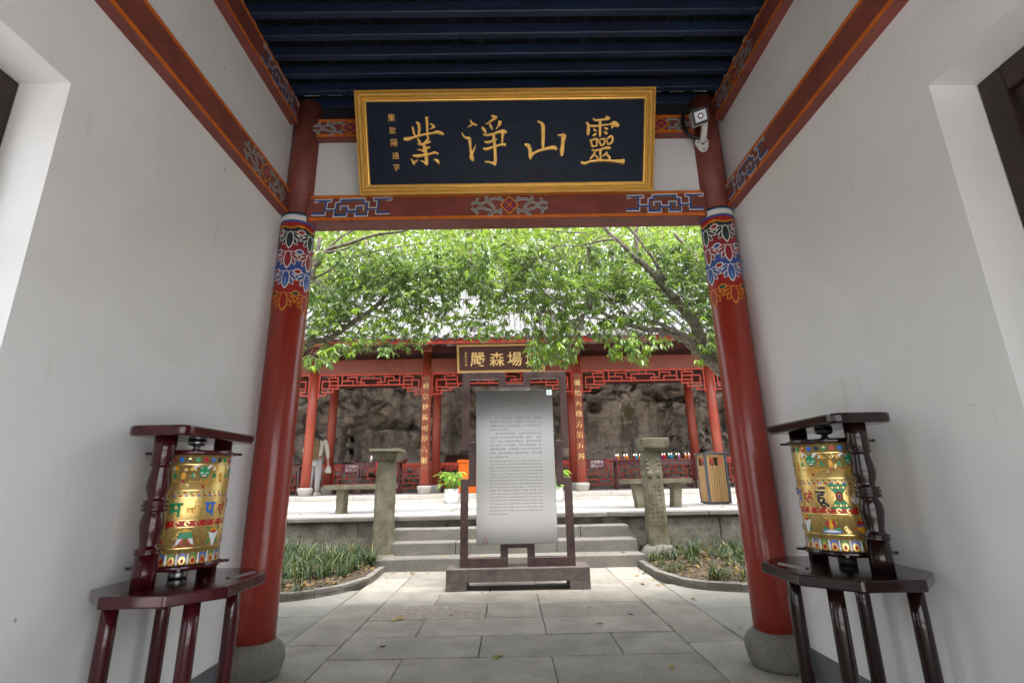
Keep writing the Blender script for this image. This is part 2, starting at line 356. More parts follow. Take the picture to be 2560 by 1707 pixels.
def cut_strips(pts, step):
    """polygon (a, z) cut into pieces at every `step` in a, for laying on a cylinder"""
    bm = bmesh.new(); vs = [bm.verts.new((p[0], p[1], 0)) for p in pts]
    try: bm.faces.new(vs)
    except Exception: bm.free(); return [], []
    a0, a1 = min(p[0] for p in pts), max(p[0] for p in pts); x = math.floor(a0/step)*step+step
    while x < a1:
        bmesh.ops.bisect_plane(bm, geom=bm.verts[:]+bm.edges[:]+bm.faces[:], plane_co=(x, 0, 0), plane_no=(1, 0, 0)); x += step
    bm.verts.ensure_lookup_table(); bm.verts.index_update()
    o = [(v.co.x, v.co.y) for v in bm.verts], [[v.index for v in f.verts] for f in bm.faces]
    bm.free(); return o
def cut_mesh(vs, fs, step):
    bm = bmesh.new(); V = [bm.verts.new((x, y, 0)) for x, y in vs]
    for f in fs:
        try: bm.faces.new([V[i] for i in f])
        except Exception: pass
    x0, x1 = min(v[0] for v in vs), max(v[0] for v in vs); x = x0+step
    while x < x1: bmesh.ops.bisect_plane(bm, geom=bm.verts[:]+bm.edges[:]+bm.faces[:], plane_co=(x, 0, 0), plane_no=(1, 0, 0)); x += step
    bm.verts.index_update(); o = [(v.co.x, v.co.y) for v in bm.verts], [[v.index for v in f.verts] for f in bm.faces]; bm.free(); return o
def ell(cx, cy, rx, ry, rot=0, n=16, point=0.):
    out = []
    for i in range(n):
        t = 2*PI*i/n; x = rx*math.cos(t); y = ry*math.sin(t)
        if point and y < 0: x *= 1-point*(-y/ry)**2*.6
        out.append((cx+x*math.cos(rot)-y*math.sin(rot), cy+x*math.sin(rot)+y*math.cos(rot)))
    return out

# ================================================================ GROUND, PAVING, STEPS, TERRACE
gm = MB(); gm.poly([(-500, -500, -.06), (500, -500, -.06), (500, 500, -.06), (-500, 500, -.06)])
tag(gm.build('ground', 'soil'), kind='structure')
b = MB(); b.box((-7, -6, -.05), (7, 7.5, -.012))
paving = tag(b.build('paving', 'joint_dirt'), kind='structure')
def slab(x0, y0, x1, y1, m='paving', name='paving_slab'):
    g = rnd.uniform(.0015, .0045); zt = rnd.uniform(-.003, .002)
    cx, cy = (x0+x1)/2, (y0+y1)/2
    s = MB(); s.box((x0+g, y0+g, -.045), (x1-g, y1-g, zt))
    o = s.build(name, m, paving, bevel=.005, seg=1, loc=(cx, cy, 0)); roughen(o, .0045, 7, cx*3+cy, 3)
    o.rotation_euler = (rnd.uniform(-.002, .002), rnd.uniform(-.002, .002), rnd.uniform(-.002, .002))
    return o
q = MB(); q.box((-20, -25, -.05), (20, -.52, -.004)); q.box((2.0, -.515, -.05), (20, 2.6, -.004)); q.box((-20, -.515, -.05), (-1.95, 2.6, -.004)); tag(q.build('bounce_forecourt', 'terrace'), kind='structure')  # unseen pale ground, added to bounce light onto the passage walls
ROWS = [-.5, -.05, .4, .82, 1.27, 1.72, 2.17, 2.62, 3.07, 3.52, 3.972, 4.43, 4.90, 5.31, 5.72, 6.15, 6.66, 7.1]
for i in range(len(ROWS)-1):
    y0, y1 = ROWS[i], ROWS[i+1]
    cuts = [-1.165, -.69, .245, 1.165] if (i % 2 == 0) else [-1.165, -.215, .70, 1.165]
    if y0 == 4.43: cuts = [-1.165, -.215, .245, 1.165]
    for a, b_ in zip(cuts, cuts[1:]):
        rough_ = (y0 == 4.43 and a < -1)
        slab(a, y0, b_, y1, 'paving_rough' if rough_ else 'paving')
for sx in (-1, 1):
    y = -.5
    while y < 6.9:
        l = rnd.uniform(.85, 1.3); y2 = min(y+l, 7.0)
        a, b_ = sorted((sx*1.165, sx*1.56)); slab(a, y, b_, y2); y = y2
    for i in range(12):
        y0 = -.4+i*.5
        if y0 > 5.3: continue
        x = 1.56
        while x < 5.6:
            l = rnd.uniform(1.0, 1.5); a, b_ = sorted((sx*x, sx*(x+l))); slab(a, y0, b_, y0+.5, 'paving_green'); x += l

KL = [(-1.60, 7.5), (-1.57, 6.9), (-1.546, 6.5), (-1.525, 6.1), (-1.55, 5.80), (-1.68, 5.50), (-1.93, 5.25), (-2.2, 5.12), (-2.7, 5.05), (-3.6, 5.02), (-6.5, 5.0)]
KR = [(1.60, 7.5), (1.57, 6.9), (1.57, 6.6), (1.585, 6.2), (1.60, 5.83), (1.69, 5.50), (1.87, 5.27), (2.23, 5.13), (2.75, 5.06), (3.6, 5.02), (6.5, 5.0)]
def bed(K, sx, name):
    P = [Vector((p[0], p[1], 0)) for p in smooth_line(K, 8)]
    soil = MB(); n = len(P); R = 14
    rows = []
    for p in P:
        row = []
        for j in range(R+1):
            x = p.x+(sx*6.5-p.x)*(j/R)**1.3 if abs(p.x) < 6.4 else p.x+sx*j*.02
            z = .035+.05*min(1, max(0, (p.y-5.0)/2.2))+.025*noise.noise(Vector((x*2.1, p.y*2.1, 3)))+.012*noise.noise(Vector((x*9, p.y*9, 3)))
            row.append((x, p.y, z))
        rows.append(row)
    fs = [(i*(R+1)+j, (i+1)*(R+1)+j, (i+1)*(R+1)+j+1, i*(R+1)+j+1) for i in range(n-1) for j in range(R)]
    soil.add([v for r in rows for v in r], fs, 0, True)
    o = tag(soil.build('flower_bed', 'soil'), kind='structure')
    i = 0; acc = 0; start = 0                                 # kerb stones about 22 cm long
    seg = [(P[k+1]-P[k]).length for k in range(n-1)]
    k = 0
    while k < n-1:
        j = k; l = 0
        while j < n-1 and l < (.24 if P[k].y < 5.9 else .5): l += seg[j]; j += 1
        a, b_ = P[k], P[j]; d = (b_-a); L = d.length; d.normalize(); nrm = Vector((-d.y, d.x, 0))
        if nrm.x*sx < 0 and abs(nrm.x) > .3 or (abs(nrm.x) <= .3 and nrm.y < 0): nrm = -nrm
        q = MB(); a2 = a+d*.003; b2 = b_-d*.003; top = rnd.uniform(.068, .076); nn = nrm*.075
        q.prism([(a2.x, a2.y, -.04), (b2.x, b2.y, -.04), (b2.x+nn.x, b2.y+nn.y, -.04), (a2.x+nn.x, a2.y+nn.y, -.04)], (0, 0, .04+top))
        q.build('kerb_stone', 'stone', o, bevel=.004); k = j
    return o, P
bedL, PL = bed(KL, -1, 'l'); bedR, PR = bed(KR, 1, 'r')
def edge_x(P, y):
    for a, b_ in zip(P, P[1:]):
        if (a.y-y)*(b_.y-y) <= 0 and a.y != b_.y: return a.x+(b_.x-a.x)*(y-a.y)/(b_.y-a.y)
    return P[-1].x
def in_bed(P, sx, x, y, mrg=.1): return 5.12 < y < 7.45 and (x-edge_x(P, y))*sx > mrg

# steps
steps = thing('stone_steps', (0, 7.0, 0), 'three wide worn grey stone steps leading up to the terrace behind the information board', 'steps')
for (y, z0, z1, xl, xr, cuts) in ((6.64, -.03, .143, -1.685, 1.675, [-.55, .75]), (6.95, .10, .292, -1.668, 1.655, [-.72, .6]), (7.24, .24, .438, -1.62, 1.63, [-.2, .95])):
    xs = [xl]+cuts+[xr]
    for a, b_ in zip(xs, xs[1:]):
        q = MB(); q.box((a+.003, y, z0), (b_-.003, y+.42, z1)); o = q.build('step_stone', 'stone', steps, bevel=.012, seg=2)
        roughen(o, .006, 6, rnd.random()*9, 3)
# terrace with coping and retaining wall
q = MB(); q.box((-12, 7.66, -.05), (12, 12.15, .583)); terrace = tag(q.build('terrace', 'terrace'), kind='structure')
rw = thing('retaining_wall', (0, 7.6, 0), 'rough stone retaining wall with a grey coping, behind the flower beds', 'wall')
q = MB(); q.box((-12, 7.56, -.05), (12, 7.655, .525)); o = q.build('wall_face', 'stone_wall', rw)
x = -11.5; 
while x < 11.4:
    l = rnd.uniform(1.3, 1.9); q = MB(); q.box((x+.004, 7.49+rnd.uniform(-.006, .006), .528), (x+l-.004, 7.80, .587+rnd.uniform(-.003, .003)))
    o = q.build('coping_stone', 'stone', rw, bevel=.01, seg=2); roughen(o, .006, 5, x, 3); x += l
# slabs of the wall face under the coping that one can tell apart
x = -6.4
while x < 6.4:
    l = rnd.uniform(.9, 1.5)
    if not (-1.75 < x+l/2 < 1.75):
        q = MB(); q.box((x+.006, 7.532+rnd.uniform(-.006, .006), .0), (x+l-.006, 7.57, .50)); o = q.build('wall_stone', 'stone_wall', rw, bevel=.012); roughen(o, .012, 5, x, 5)
    x += l

# ================================================================ GATEHOUSE
gate = thing('gatehouse', (0, 1.5, 0), 'white walled temple gatehouse with red painted beams, red columns and a dark rafter ceiling', 'gatehouse')
WL, WR = -1.603, 1.655
def wall(face, out, y_open, name='side_wall', y_back=-2.2, y_jamb=.85):
    q = MB(); t = out-face
    def pr(pts): q.prism([(face, y, z) for y, z in pts], (t, 0, 0))
    pr([(y_open, -.02), (3.36, -.02), (3.36, 4.05), (y_back, 4.05), (y_back, 2.506), (y_open, 2.506)])
    if y_jamb is not None: pr([(y_back, -.02), (y_jamb, -.02), (y_jamb, 2.504), (y_back, 2.504)])
    return q.build(name, ['plaster'], gate)
wall_l = wall(WL, -1.90, 1.527, y_back=-.5); wall_r = wall(WR, 1.96, 1.589, y_jamb=.35, y_back=.12)  # unseen back ends cut short so daylight reaches the passage walls
q = MB(); q.box((-1.9, -.62, -.02), (-.85, -.505, 4.0)); q.box((-.85, -.62, 2.4), (2.2, -.505, 4.0)); q.build('added_rear_wall', 'plaster', gate)  # unseen wall and lintel, added to shape the light inside the passage
# outer face of the gatehouse beside the columns
for a, b_ in ((-6.5, -1.9), (1.96, 6.5)):
    q = MB(); q.box((a, 3.2, -.02), (b_, 3.36, 4.0)); q.build('front_wall', 'plaster_outer', gate)
# dark grey painted skirting
for face, s, y0 in ((WL, 1, 1.53), (WR, -1, 1.6)):
    q = MB(); q.box((face, y0, -.01), (face+s*.004, 3.14, .135)); q.build('skirting', 'skirting', gate)
# doorways in the side walls
for face, s, y1, y0 in ((WL, -1, 1.527, .85), (WR, 1, 1.589, .37)):
    X = face+s*.185
    fr = MB()
    for (a, c) in (((y1-.09, 0), (y1, 2.506)), ((y0, 0), (y0+.09, 2.506)), ((y0+.09, 2.40), (y1-.09, 2.506))):
        x0, x1 = sorted((X, X+s*.07)); fr.box((x0, a[0], a[1]), (x1, c[0], c[1]))
    df = fr.build('door_frame', 'dark_wood', gate, bevel=.006)
    if s > 0:
        for k in range(2):
            ya = y0+.09+k*(y1-y0-.18)/2; yb = ya+(y1-y0-.18)/2
            lf = MB(); x0, x1 = X+.025, X+.06
            lf.box((x0, ya+.004, .02), (x1, ya+.08, 2.40)); lf.box((x0, yb-.08, .02), (x1, yb-.004, 2.40))
            for z in (.02, .9, 1.1, 2.30): lf.box((x0, ya+.08, z), (x1, yb-.08, z+.10))
            d = lf.build('door_leaf', 'dark_wood', df, bevel=.004)
            pn = MB(); pn.box((X+.04, ya+.07, .05), (X+.05, yb-.07, 2.35)); pn.build('door_panel', 'board_brown', df)
# ---- painted ornament: traced fret, trailing scroll
FB = [[(110, 295), (560, 295)], [(430, 300), (415, 620)], [(80, 615), (430, 615)], [(450, 525), (690, 525)], [(700, 670), (700, 370), (830, 355), (830, 280), (1430, 275), (1430, 355), (1535, 370), (1530, 660)], [(680, 650), (985, 650), (985, 455), (850, 460), (850, 530)], [(1550, 645), (1250, 650), (1255, 455), (1405, 455), (1405, 540)], [(1000, 555), (1240, 555)], [(1550, 505), (1790, 505)], [(1690, 270), (2170, 268)], [(1812, 270), (1803, 620)], [(1780, 603), (2130, 606)]]
FW = [[(110, 265), (580, 260), (570, 325), (470, 330), (455, 500), (670, 495), (690, 340), (790, 330), (805, 250), (1470, 240), (1470, 330), (1575, 330), (1565, 475), (1775, 475), (1785, 325), (1690, 300), (1685, 240), (2180, 235), (2170, 300), (2040, 300)], [(110, 330), (230, 325)], [(70, 650), (430, 650), (440, 560)], [(660, 555), (650, 690), (1000, 690), (1015, 590)], [(1215, 590), (1210, 685), (1550, 680), (1565, 540)], [(1765, 520), (1765, 635), (2135, 635)], [(820, 540), (830, 430), (1030, 425), (1030, 520), (1225, 520), (1235, 425), (1440, 425), (1430, 550)]]
FO = [[(235, 330), (385, 335), (355, 580)], [(450, 565), (650, 565)], [(860, 400), (870, 325), (1380, 310), (1375, 380), (1490, 390), (1475, 610), (1295, 610), (1310, 480), (1345, 480), (1370, 540), (1420, 545)], [(860, 405), (770, 415), (755, 605), (945, 605), (955, 485), (890, 485), (880, 540), (820, 545)], [(1030, 590), (1200, 590)], [(1580, 540), (1750, 540)], [(2030, 305), (1865, 310), (1855, 570)]]
SCR = [[(960, 280), (870, 235), (740, 215), (640, 235), (560, 270), (400, 330), (290, 305), (200, 305), (150, 340)], [(290, 300), (290, 250), (320, 195)], [(555, 260), (515, 215), (560, 155)], [(575, 265), (600, 320), (680, 330)], [(870, 230), (880, 200), (840, 175)], [(910, 440), (850, 480), (720, 500), (650, 480), (500, 440), (380, 410), (280, 450), (200, 450), (160, 410)], [(280, 450), (270, 510), (325, 545)], [(700, 490), (720, 420), (690, 380), (635, 395)], [(680, 500), (650, 560), (555, 575)], [(860, 480), (880, 530), (855, 560)]]
def polyline2d(pts, w, closed=False):
    """mitred outline of an open polyline"""
    l, r = [], []; n = len(pts)
    for i in range(n):
        a = pts[max(i-1, 0)]; c = pts[min(i+1, n-1)]; p = pts[i]
        d1 = Vector((p[0]-a[0], p[1]-a[1])) if i else Vector((c[0]-p[0], c[1]-p[1])); d2 = Vector((c[0]-p[0], c[1]-p[1])) if i < n-1 else d1
        d1.normalize(); d2.normalize(); t = d1+d2; t = t.normalized() if t.length > .2 else d1
        nn = Vector((-t.y, t.x)); k = w/2/max(.5, nn.dot(Vector((-d1.y, d1.x))))
        l.append((p[0]+nn.x*k, p[1]+nn.y*k)); r.append((p[0]-nn.x*k, p[1]-nn.y*k))
    return l, r
def fret(mb, f3):                                    # materials: 0 blue, 1 white, 2 olive ; f3(x, y, height)
    for ps, w_, mi, h in ((FB, 66, 0, .0008), (FW, 24, 1, .0014), (FO, 26, 2, .0014)):
        for p in ps:
            l, r = polyline2d(p, w_); strip(mb, l, r, lambda x, y: f3(x, y, h), mi)
def scroll(mb, f3):                                  # 0 white, 1 green, 2 yellow, 3 red, 4 blue
    for fl in (0, 1):
        for p in SCR:
            if fl: p = [(2190-x, y+(14 if y < 360 else -6)) for x, y in p]
            sl = smooth_line(p, 5)
            for w_, mi, h in ((52, 0, .0008), (20, 1, .0014)):
                l, r = polyline2d(sl, w_); strip(mb, l, r, lambda x, y: f3(x, y, h), mi)
    for k, mi, h in ((1, 2, .0014), (.84, 3, .0018), (.62, 4, .0022), (.5, 2, .0026)):
        mb.poly([f3(1095+220*k*c, 360+185*k*s, h) for c, s in ((1, .1), (.1, 1), (-.1, 1), (-1, .1), (-1, -.1), (-.1, -1), (.1, -1), (1, -.1))], mi)
    for c, s in ((.3, 0), (-.3, 0), (0, .3), (0, -.3)):
        mb.poly([f3(1095+220*c+44*math.cos(t), 360+185*s+40*math.sin(t), .003) for t in [PI*k/4 for k in range(8)]], 3)
FM = ['paint_blue', 'paint_white', 'paint_olive']; SM = ['paint_grey', 'paint_green', 'paint_yellow', 'paint_red', 'paint_blue']
def beam(name, a, b_, face_fn, z0, z1, span, orns):
    """box a-b; face_fn(t, z, h): point on the seen face at t along it; span = (t0, t1); orns = [(kind, centre, dirsign)]"""
    q = MB(); q.box(a, b_); B = q.build(name, 'beam_red', gate, bevel=.006)
    ln = MB(); e = .012
    for zz in (z0+.016, z1-.014):
        ln.add([face_fn(span[0], zz-e, .0006), face_fn(span[1], zz-e, .0006), face_fn(span[1], zz+e, .0006), face_fn(span[0], zz+e, .0006)], [(0, 1, 2, 3)])
    ln.build('painted_line', 'orange_line', B)
    h = z1-z0
    for kind, c, s in orns:
        o = MB()
        if kind == 'fret':
            k = .00027; fret(o, lambda x, y, hh: face_fn(c+s*(x-1120)*k, z1-(y-150)*h/640, hh)); o.build('painted_fret', FM, B)
        else:
            k = .00029; scroll(o, lambda x, y, hh: face_fn(c+s*(x-1095)*k, z1-(y-95)*h/555, hh)); o.build('painted_scroll', SM, B)
    return B
fy = lambda t, z, h: (t, 3.18-h, z)
beam('crossbeam', (-1.42, 3.18, 2.855), (1.45, 3.334, 3.063), fy, 2.855, 3.063, (-1.40, 1.43), [('fret', -1.10, 1), ('scroll', .03, 1), ('fret', 1.15, 1)])
beam('crossbeam', (-1.42, 3.18, 3.545), (1.45, 3.334, 3.715), fy, 3.553, 3.715, (-1.40, 1.43), [('scroll', -1.16, 1), ('scroll', 1.19, 1)])
fl_ = lambda t, z, h: (WL+.056+h, t, z); fr_ = lambda t, z, h: (WR-.06-h, t, z)
beam('side_beam', (WL-.02, -.5, 2.905), (WL+.056, 3.17, 3.105), fl_, 2.905, 3.105, (-.5, 3.17), [('scroll', 2.82, 1)])
beam('side_beam', (WL-.02, -.5, 3.655), (WL+.056, 3.17, 3.845), fl_, 3.655, 3.845, (-.5, 3.17), [('fret', 2.86, 1)])
beam('side_beam', (WR-.06, -.5, 2.905), (WR+.02, 3.17, 3.095), fr_, 2.905, 3.095, (-.5, 3.17), [('fret', 2.86, 1)])
beam('side_beam', (WR-.06, -.5, 3.645), (WR+.02, 3.17, 3.825), fr_, 3.645, 3.825, (-.5, 3.17), [('scroll', 2.82, 1)])
q = MB(); q.box((-1.42, 3.235, 3.06), (1.45, 3.30, 3.55)); q.build('infill_panel', 'plaster', gate)
q = MB(); q.box((-1.60, 3.24, 3.712), (1.65, 3.32, 3.98)); q.build('infill_panel', 'board_dark', gate)
# ceiling: rafters one by one, boards over them
pm = MB(); pm.box((-1.66, 3.221, 3.862), (1.70, 3.269, 3.947)); first = pm.build('rafter', 'rafter_navy', gate, bevel=.005, loc=(0, 1.745, 3.862))
for k in range(1, 23):
    y = 3.245-.1605*k
    o = first.copy(); COL.objects.link(o); o.parent = gate
    o.location = (rnd.uniform(-.004, .004), y-1.5, 3.862+rnd.uniform(-.002, .002)); o.rotation_euler = (0, 0, rnd.uniform(-.001, .001))
q = MB()
for k in range(19):
    x = -1.6+k*.178; q.box((x, -.5, 3.947), (x+.05, 3.24, 3.985))
q.build('ceiling_batten', 'board_dark', gate)
q = MB(); q.box((-1.9, -.5, 3.986), (1.96, 3.24, 4.01)); q.build('ceiling_board', 'board_dark', gate)
# roof
q = MB()
q.prism([(-2.2, 4.35, 3.72), (-2.2, 1.3, 5.25), (-2.2, -.85, 3.72), (-2.2, -.85, 3.84), (-2.2, 1.3, 5.4), (-2.2, 4.35, 3.84)], (4.45, 0, 0)); q.build('roof', 'tile_grey', gate)
for x in (2.26, -6.5): q = MB(); q.prism([(x, 4.35, 3.72), (x, 3.2, 4.29), (x, 3.2, 4.41), (x, 4.35, 3.84)], (4.28, 0, 0)); q.build('roof', 'tile_grey', gate)

# ---- columns
def on_cyl(c, r, a0):
    return lambda a, z, h=0: (c[0]+(r+h)*math.cos(a0+a/r), c[1]+(r+h)*math.sin(a0+a/r), z)
def lay(mb, pts, f, h, mi, step=.012):
    vs, fs = cut_strips(pts, step); mb.add([f(a, z, h) for a, z in vs], fs, mi, True)
def column(cx, a0):
    c = (cx, 3.26); r = .1155
    q = MB(); q.lathe([(r+.002, .15), (r, .6), (r, 2.905), (r-.004, 2.912), (r-.012, 2.915)], (c[0], c[1], 0), 48)
    q.lathe([(.106, 2.90), (.106, 3.875)], (c[0], c[1], 0), 40, 1)
    col_ = q.build('column', ['column_red', 'beam_red'], gate)
    s = MB(); s.lathe([(.10, 0), (.150, .0), (.168, .04), (.178, .09), (.172, .13), (.15, .165), (.122, .19), (.10, .192)], (c[0], c[1], 0), 40)
    o = s.build('column_base', 'stone', col_); roughen(o, .007, 9, cx, 1)
    u = MB(); f = on_cyl(c, r, a0); C2 = 2*PI*r
    def band(z0, z1, mi, h=.0004):
        n = 48; u.add([f(C2*i/n, z, h) for z in (z0, z1) for i in range(n+1)], [(i, i+1, n+2+i, n+1+i) for i in range(n)], mi, True)
    # 0 white 1 blue 2 red 3 yellow 4 dark 5 green 6 crimson 7 sky 8 grey
    band(2.894, 2.912, 4); band(2.853, 2.896, 0); band(2.892, 2.900, 7, .0007); band(2.834, 2.854, 1); band(2.795, 2.835, 2); band(2.68, 2.796, 4); band(2.545, 2.69, 6); band(2.40, 2.555, 1); band(2.27, 2.41, 2)
    n = 5; pitch = C2/n
    for i in range(n):
        A = i*pitch
        pts = smooth_line([(A-pitch/2, 2.812), (A-pitch*.3, 2.802), (A, 2.788), (A+pitch*.3, 2.802), (A+pitch/2, 2.812)], 6)
        l, rr = polyline2d(pts, .009); vsn = [f(*p, .001) for p in l]+[f(*p, .001) for p in rr]; k = len(l); u.add(vsn, [(j, j+1, k+j+1, k+j) for j in range(k-1)], 3, True)
        lay(u, ell(A+pitch/2, 2.80, .012, .010), f, .0012, 3); lay(u, ell(A+pitch/2, 2.80, .006, .005), f, .0015, 2)
        for tip, ol, inn, ov, ov2 in ((2.630, 0, 4, 2, 0), (2.482, 0, 6, 1, 0), (2.336, 0, 1, 2, 0), (2.176, 3, 2, 5, 3)):
            top = tip+.135
            for sg in (-1, 1):
                for ang, ln_, wd in ((1.32, .050, .0088), (.88, .058, .0095), (.48, .066, .010)):
                    t = sg*ang; cx_ = A+math.sin(t)*ln_*.95; cz = top-.008-math.cos(t)*ln_
                    lay(u, ell(cx_, cz, wd+.0052, ln_*.60+.005, t), f, .0008+.0002*(ang < .7), ol); lay(u, ell(cx_, cz, wd*.95, ln_*.62-.001, t), f, .0014, inn)
            lay(u, ell(A, tip+.066, .0285, .067, 0, 18, .5), f, .0016, ol); lay(u, ell(A, tip+.069, .0225, .058, 0, 16, .5), f, .0020, inn)
            if inn == 1: lay(u, ell(A, tip+.052, .009, .030, 0, 12), f, .0023, 7)
            if inn == 4: lay(u, ell(A, tip+.045, .008, .024, 0, 12), f, .0023, 5)
            for (rx, ry, mi, h) in ((.030, .021, ol, .0016), (.0215, .013, ov, .0020)): lay(u, ell(A+pitch/2, top-.006, rx, ry, .2), f, h, mi)
            for sg in (-1, 1): lay(u, ell(A+pitch/2+sg*.018, top-.036, .008, .006), f, .0014, ol)
    u.build('painted_band', ['paint_white', 'paint_blue', 'paint_red', 'paint_yellow', 'paint_dark', 'paint_green', 'paint_crimson', 'paint_sky', 'paint_grey'], col_)
column(-1.505, math.radians(-88)); column(1.545, math.radians(-91))

# ================================================================ PLAQUE over the gate
plaque = thing('name_board', (0, 3.17, 3.06), 'big navy name board in a gilt frame, leaning out over the gate opening', 'plaque')
PB = Vector((0.01, 3.15, 3.032)); PV = Vector((0, -.405, .914)).normalized(); PN = Vector((0, -.914, -.405)).normalized()
pf = lambda u_, v_, n_=0: PB+Vector((u_, 0, 0))+PV*v_+PN*n_
U0, U1, V0, V1 = -1.036, 1.045, 0.0, .70
def frame(mb, f, U0, U1, V0, V1, wd, prof):
    rings = [[f(U0+wd*t, V0+wd*t, h), f(U1-wd*t, V0+wd*t, h), f(U1-wd*t, V1-wd*t, h), f(U0+wd*t, V1-wd*t, h)] for t, h in prof]
    mb.loft(rings, 0, False, False)
q = MB(); frame(q, pf, U0, U1, V0, V1, .074, [(0, -.03), (0, .042), (.04, .050), (.16, .056), (.22, .050), (.235, .036), (.27, .036), (.285, .052), (.36, .066), (.48, .072), (.58, .066), (.645, .052), (.66, .034), (.70, .034), (.715, .044), (.79, .046), (.83, .040), (.84, .028), (.88, .028), (.89, .036), (.97, .034), (1, .024), (1, -.01)])
q.build('frame', 'gold_frame', plaque)
q = MB(); q.add([pf(U0+.07, V0+.07, h) for h in (-.028,)]+[pf(U1-.07, V0+.07, -.028), pf(U1-.07, V1-.07, -.028), pf(U0+.07, V1-.07, -.028)]+[pf(U0+.07, V0+.07, .014), pf(U1-.07, V0+.07, .014), pf(U1-.07, V1-.07, .014), pf(U0+.07, V1-.07, .014)], [(0, 1, 2, 3), (4, 5, 6, 7), (0, 1, 5, 4), (1, 2, 6, 5), (2, 3, 7, 6), (3, 0, 4, 7)])
q.build('panel', 'lacquer_navy', plaque)
YE = [[(330, 435, 45), (345, 520, 66), (355, 600, 66), (400, 690, 34)], [(430, 325, 40), (480, 360, 85), (497, 440, 86), (500, 530, 84), (480, 625, 62), (440, 705, 20)], [(705, 195, 100), (705, 255, 85), (705, 400, 70), (705, 560, 60), (712, 700, 52)], [(785, 365, 25), (845, 405, 70), (905, 462, 66)], [(890, 455, 60), (820, 490, 42), (762, 518, 12)], [(95, 745, 90), (190, 752, 112), (380, 705, 62), (550, 660, 52), (700, 630, 62), (850, 612, 57), (960, 585, 95), (1060, 615, 104), (1135, 645, 55)], [(445, 730, 30), (480, 800, 72), (520, 880, 62)], [(720, 690, 50), (715, 770, 72), (650, 850, 82), (600, 920, 82)], [(435, 888, 20), (540, 902, 62), (650, 868, 62), (720, 850, 62), (788, 830, 48)], [(425, 1035, 25), (520, 1045, 52), (625, 1080, 92)], [(670, 1000, 52), (730, 985, 57), (765, 983, 40)], [(600, 900, 92), (630, 1000, 112), (650, 1150, 98), (660, 1300, 102), (665, 1445, 60)], [(500, 1322, 15), (580, 1352, 52), (655, 1405, 92)], [(303, 1185, 30), (420, 1195, 92), (600, 1175, 72), (760, 1150, 62), (880, 1118, 74), (975, 1150, 50)], [(258, 1268, 12), (310, 1350, 72), (335, 1430, 42)], [(330, 1375, 60), (440, 1298, 15)], [(848, 1292, 25), (930, 1322, 84), (970, 1385, 80), (965, 1415, 42)]]
JI = [[(358, 258, 15), (390, 330, 62), (450, 372, 66), (535, 402, 25)], [(400, 388, 52), (340, 420, 32), (288, 446, 14)], [(130, 582, 15), (175, 670, 52), (240, 722, 68), (320, 742, 100), (335, 820, 88), (340, 950, 68), (350, 1050, 74), (370, 1150, 102), (370, 1230, 134), (412, 1330, 60)], [(375, 1120, 92), (412, 1080, 62), (447, 1000, 42), (487, 912, 18)], [(905, 165, 50), (985, 195, 84), (1055, 218, 52)], [(1005, 230, 74), (930, 280, 58), (830, 345, 47), (742, 382, 12)], [(660, 455, 60), (705, 520, 95), (740, 580, 66), (752, 635, 18)], [(850, 375, 45), (890, 450, 80), (928, 528, 22)], [(1120, 305, 104), (1112, 380, 95), (1070, 440, 52), (1013, 522, 14)], [(685, 648, 40), (800, 662, 62), (950, 630, 58), (1100, 585, 80), (1200, 562, 96), (1290, 602, 70)], [(1190, 590, 130), (1180, 700, 66), (1168, 860, 56)], [(712, 832, 40), (790, 852, 74), (900, 820, 62), (1035, 765, 34)], [(675, 1008, 50), (780, 1022, 84), (920, 975, 58), (1080, 930, 58), (1180, 910, 84), (1265, 920, 84)], [(950, 630, 84), (960, 800, 80), (975, 950, 92), (980, 1100, 94), (985, 1250, 94), (980, 1370, 94), (960, 1458, 52)], [(710, 1355, 40), (830, 1367, 57), (950, 1402, 92)]]
SH = [[(560, 215, 40), (640, 252, 74), (702, 325, 114), (710, 450, 120), (710, 650, 110), (705, 850, 100), (700, 980, 64)], [(195, 842, 60), (280, 870, 124), (330, 950, 114), (350, 1080, 114), (350, 1180, 114), (356, 1270, 20)], [(370, 1150, 114), (460, 1082, 84), (600, 1020, 78), (750, 980, 88), (900, 950, 114), (1020, 942, 124), (1085, 1005, 84)], [(1105, 595, 24), (1200, 610, 72), (1280, 622, 156), (1270, 720, 130), (1250, 900, 114), (1230, 1050, 134), (1225, 1180, 60)]]
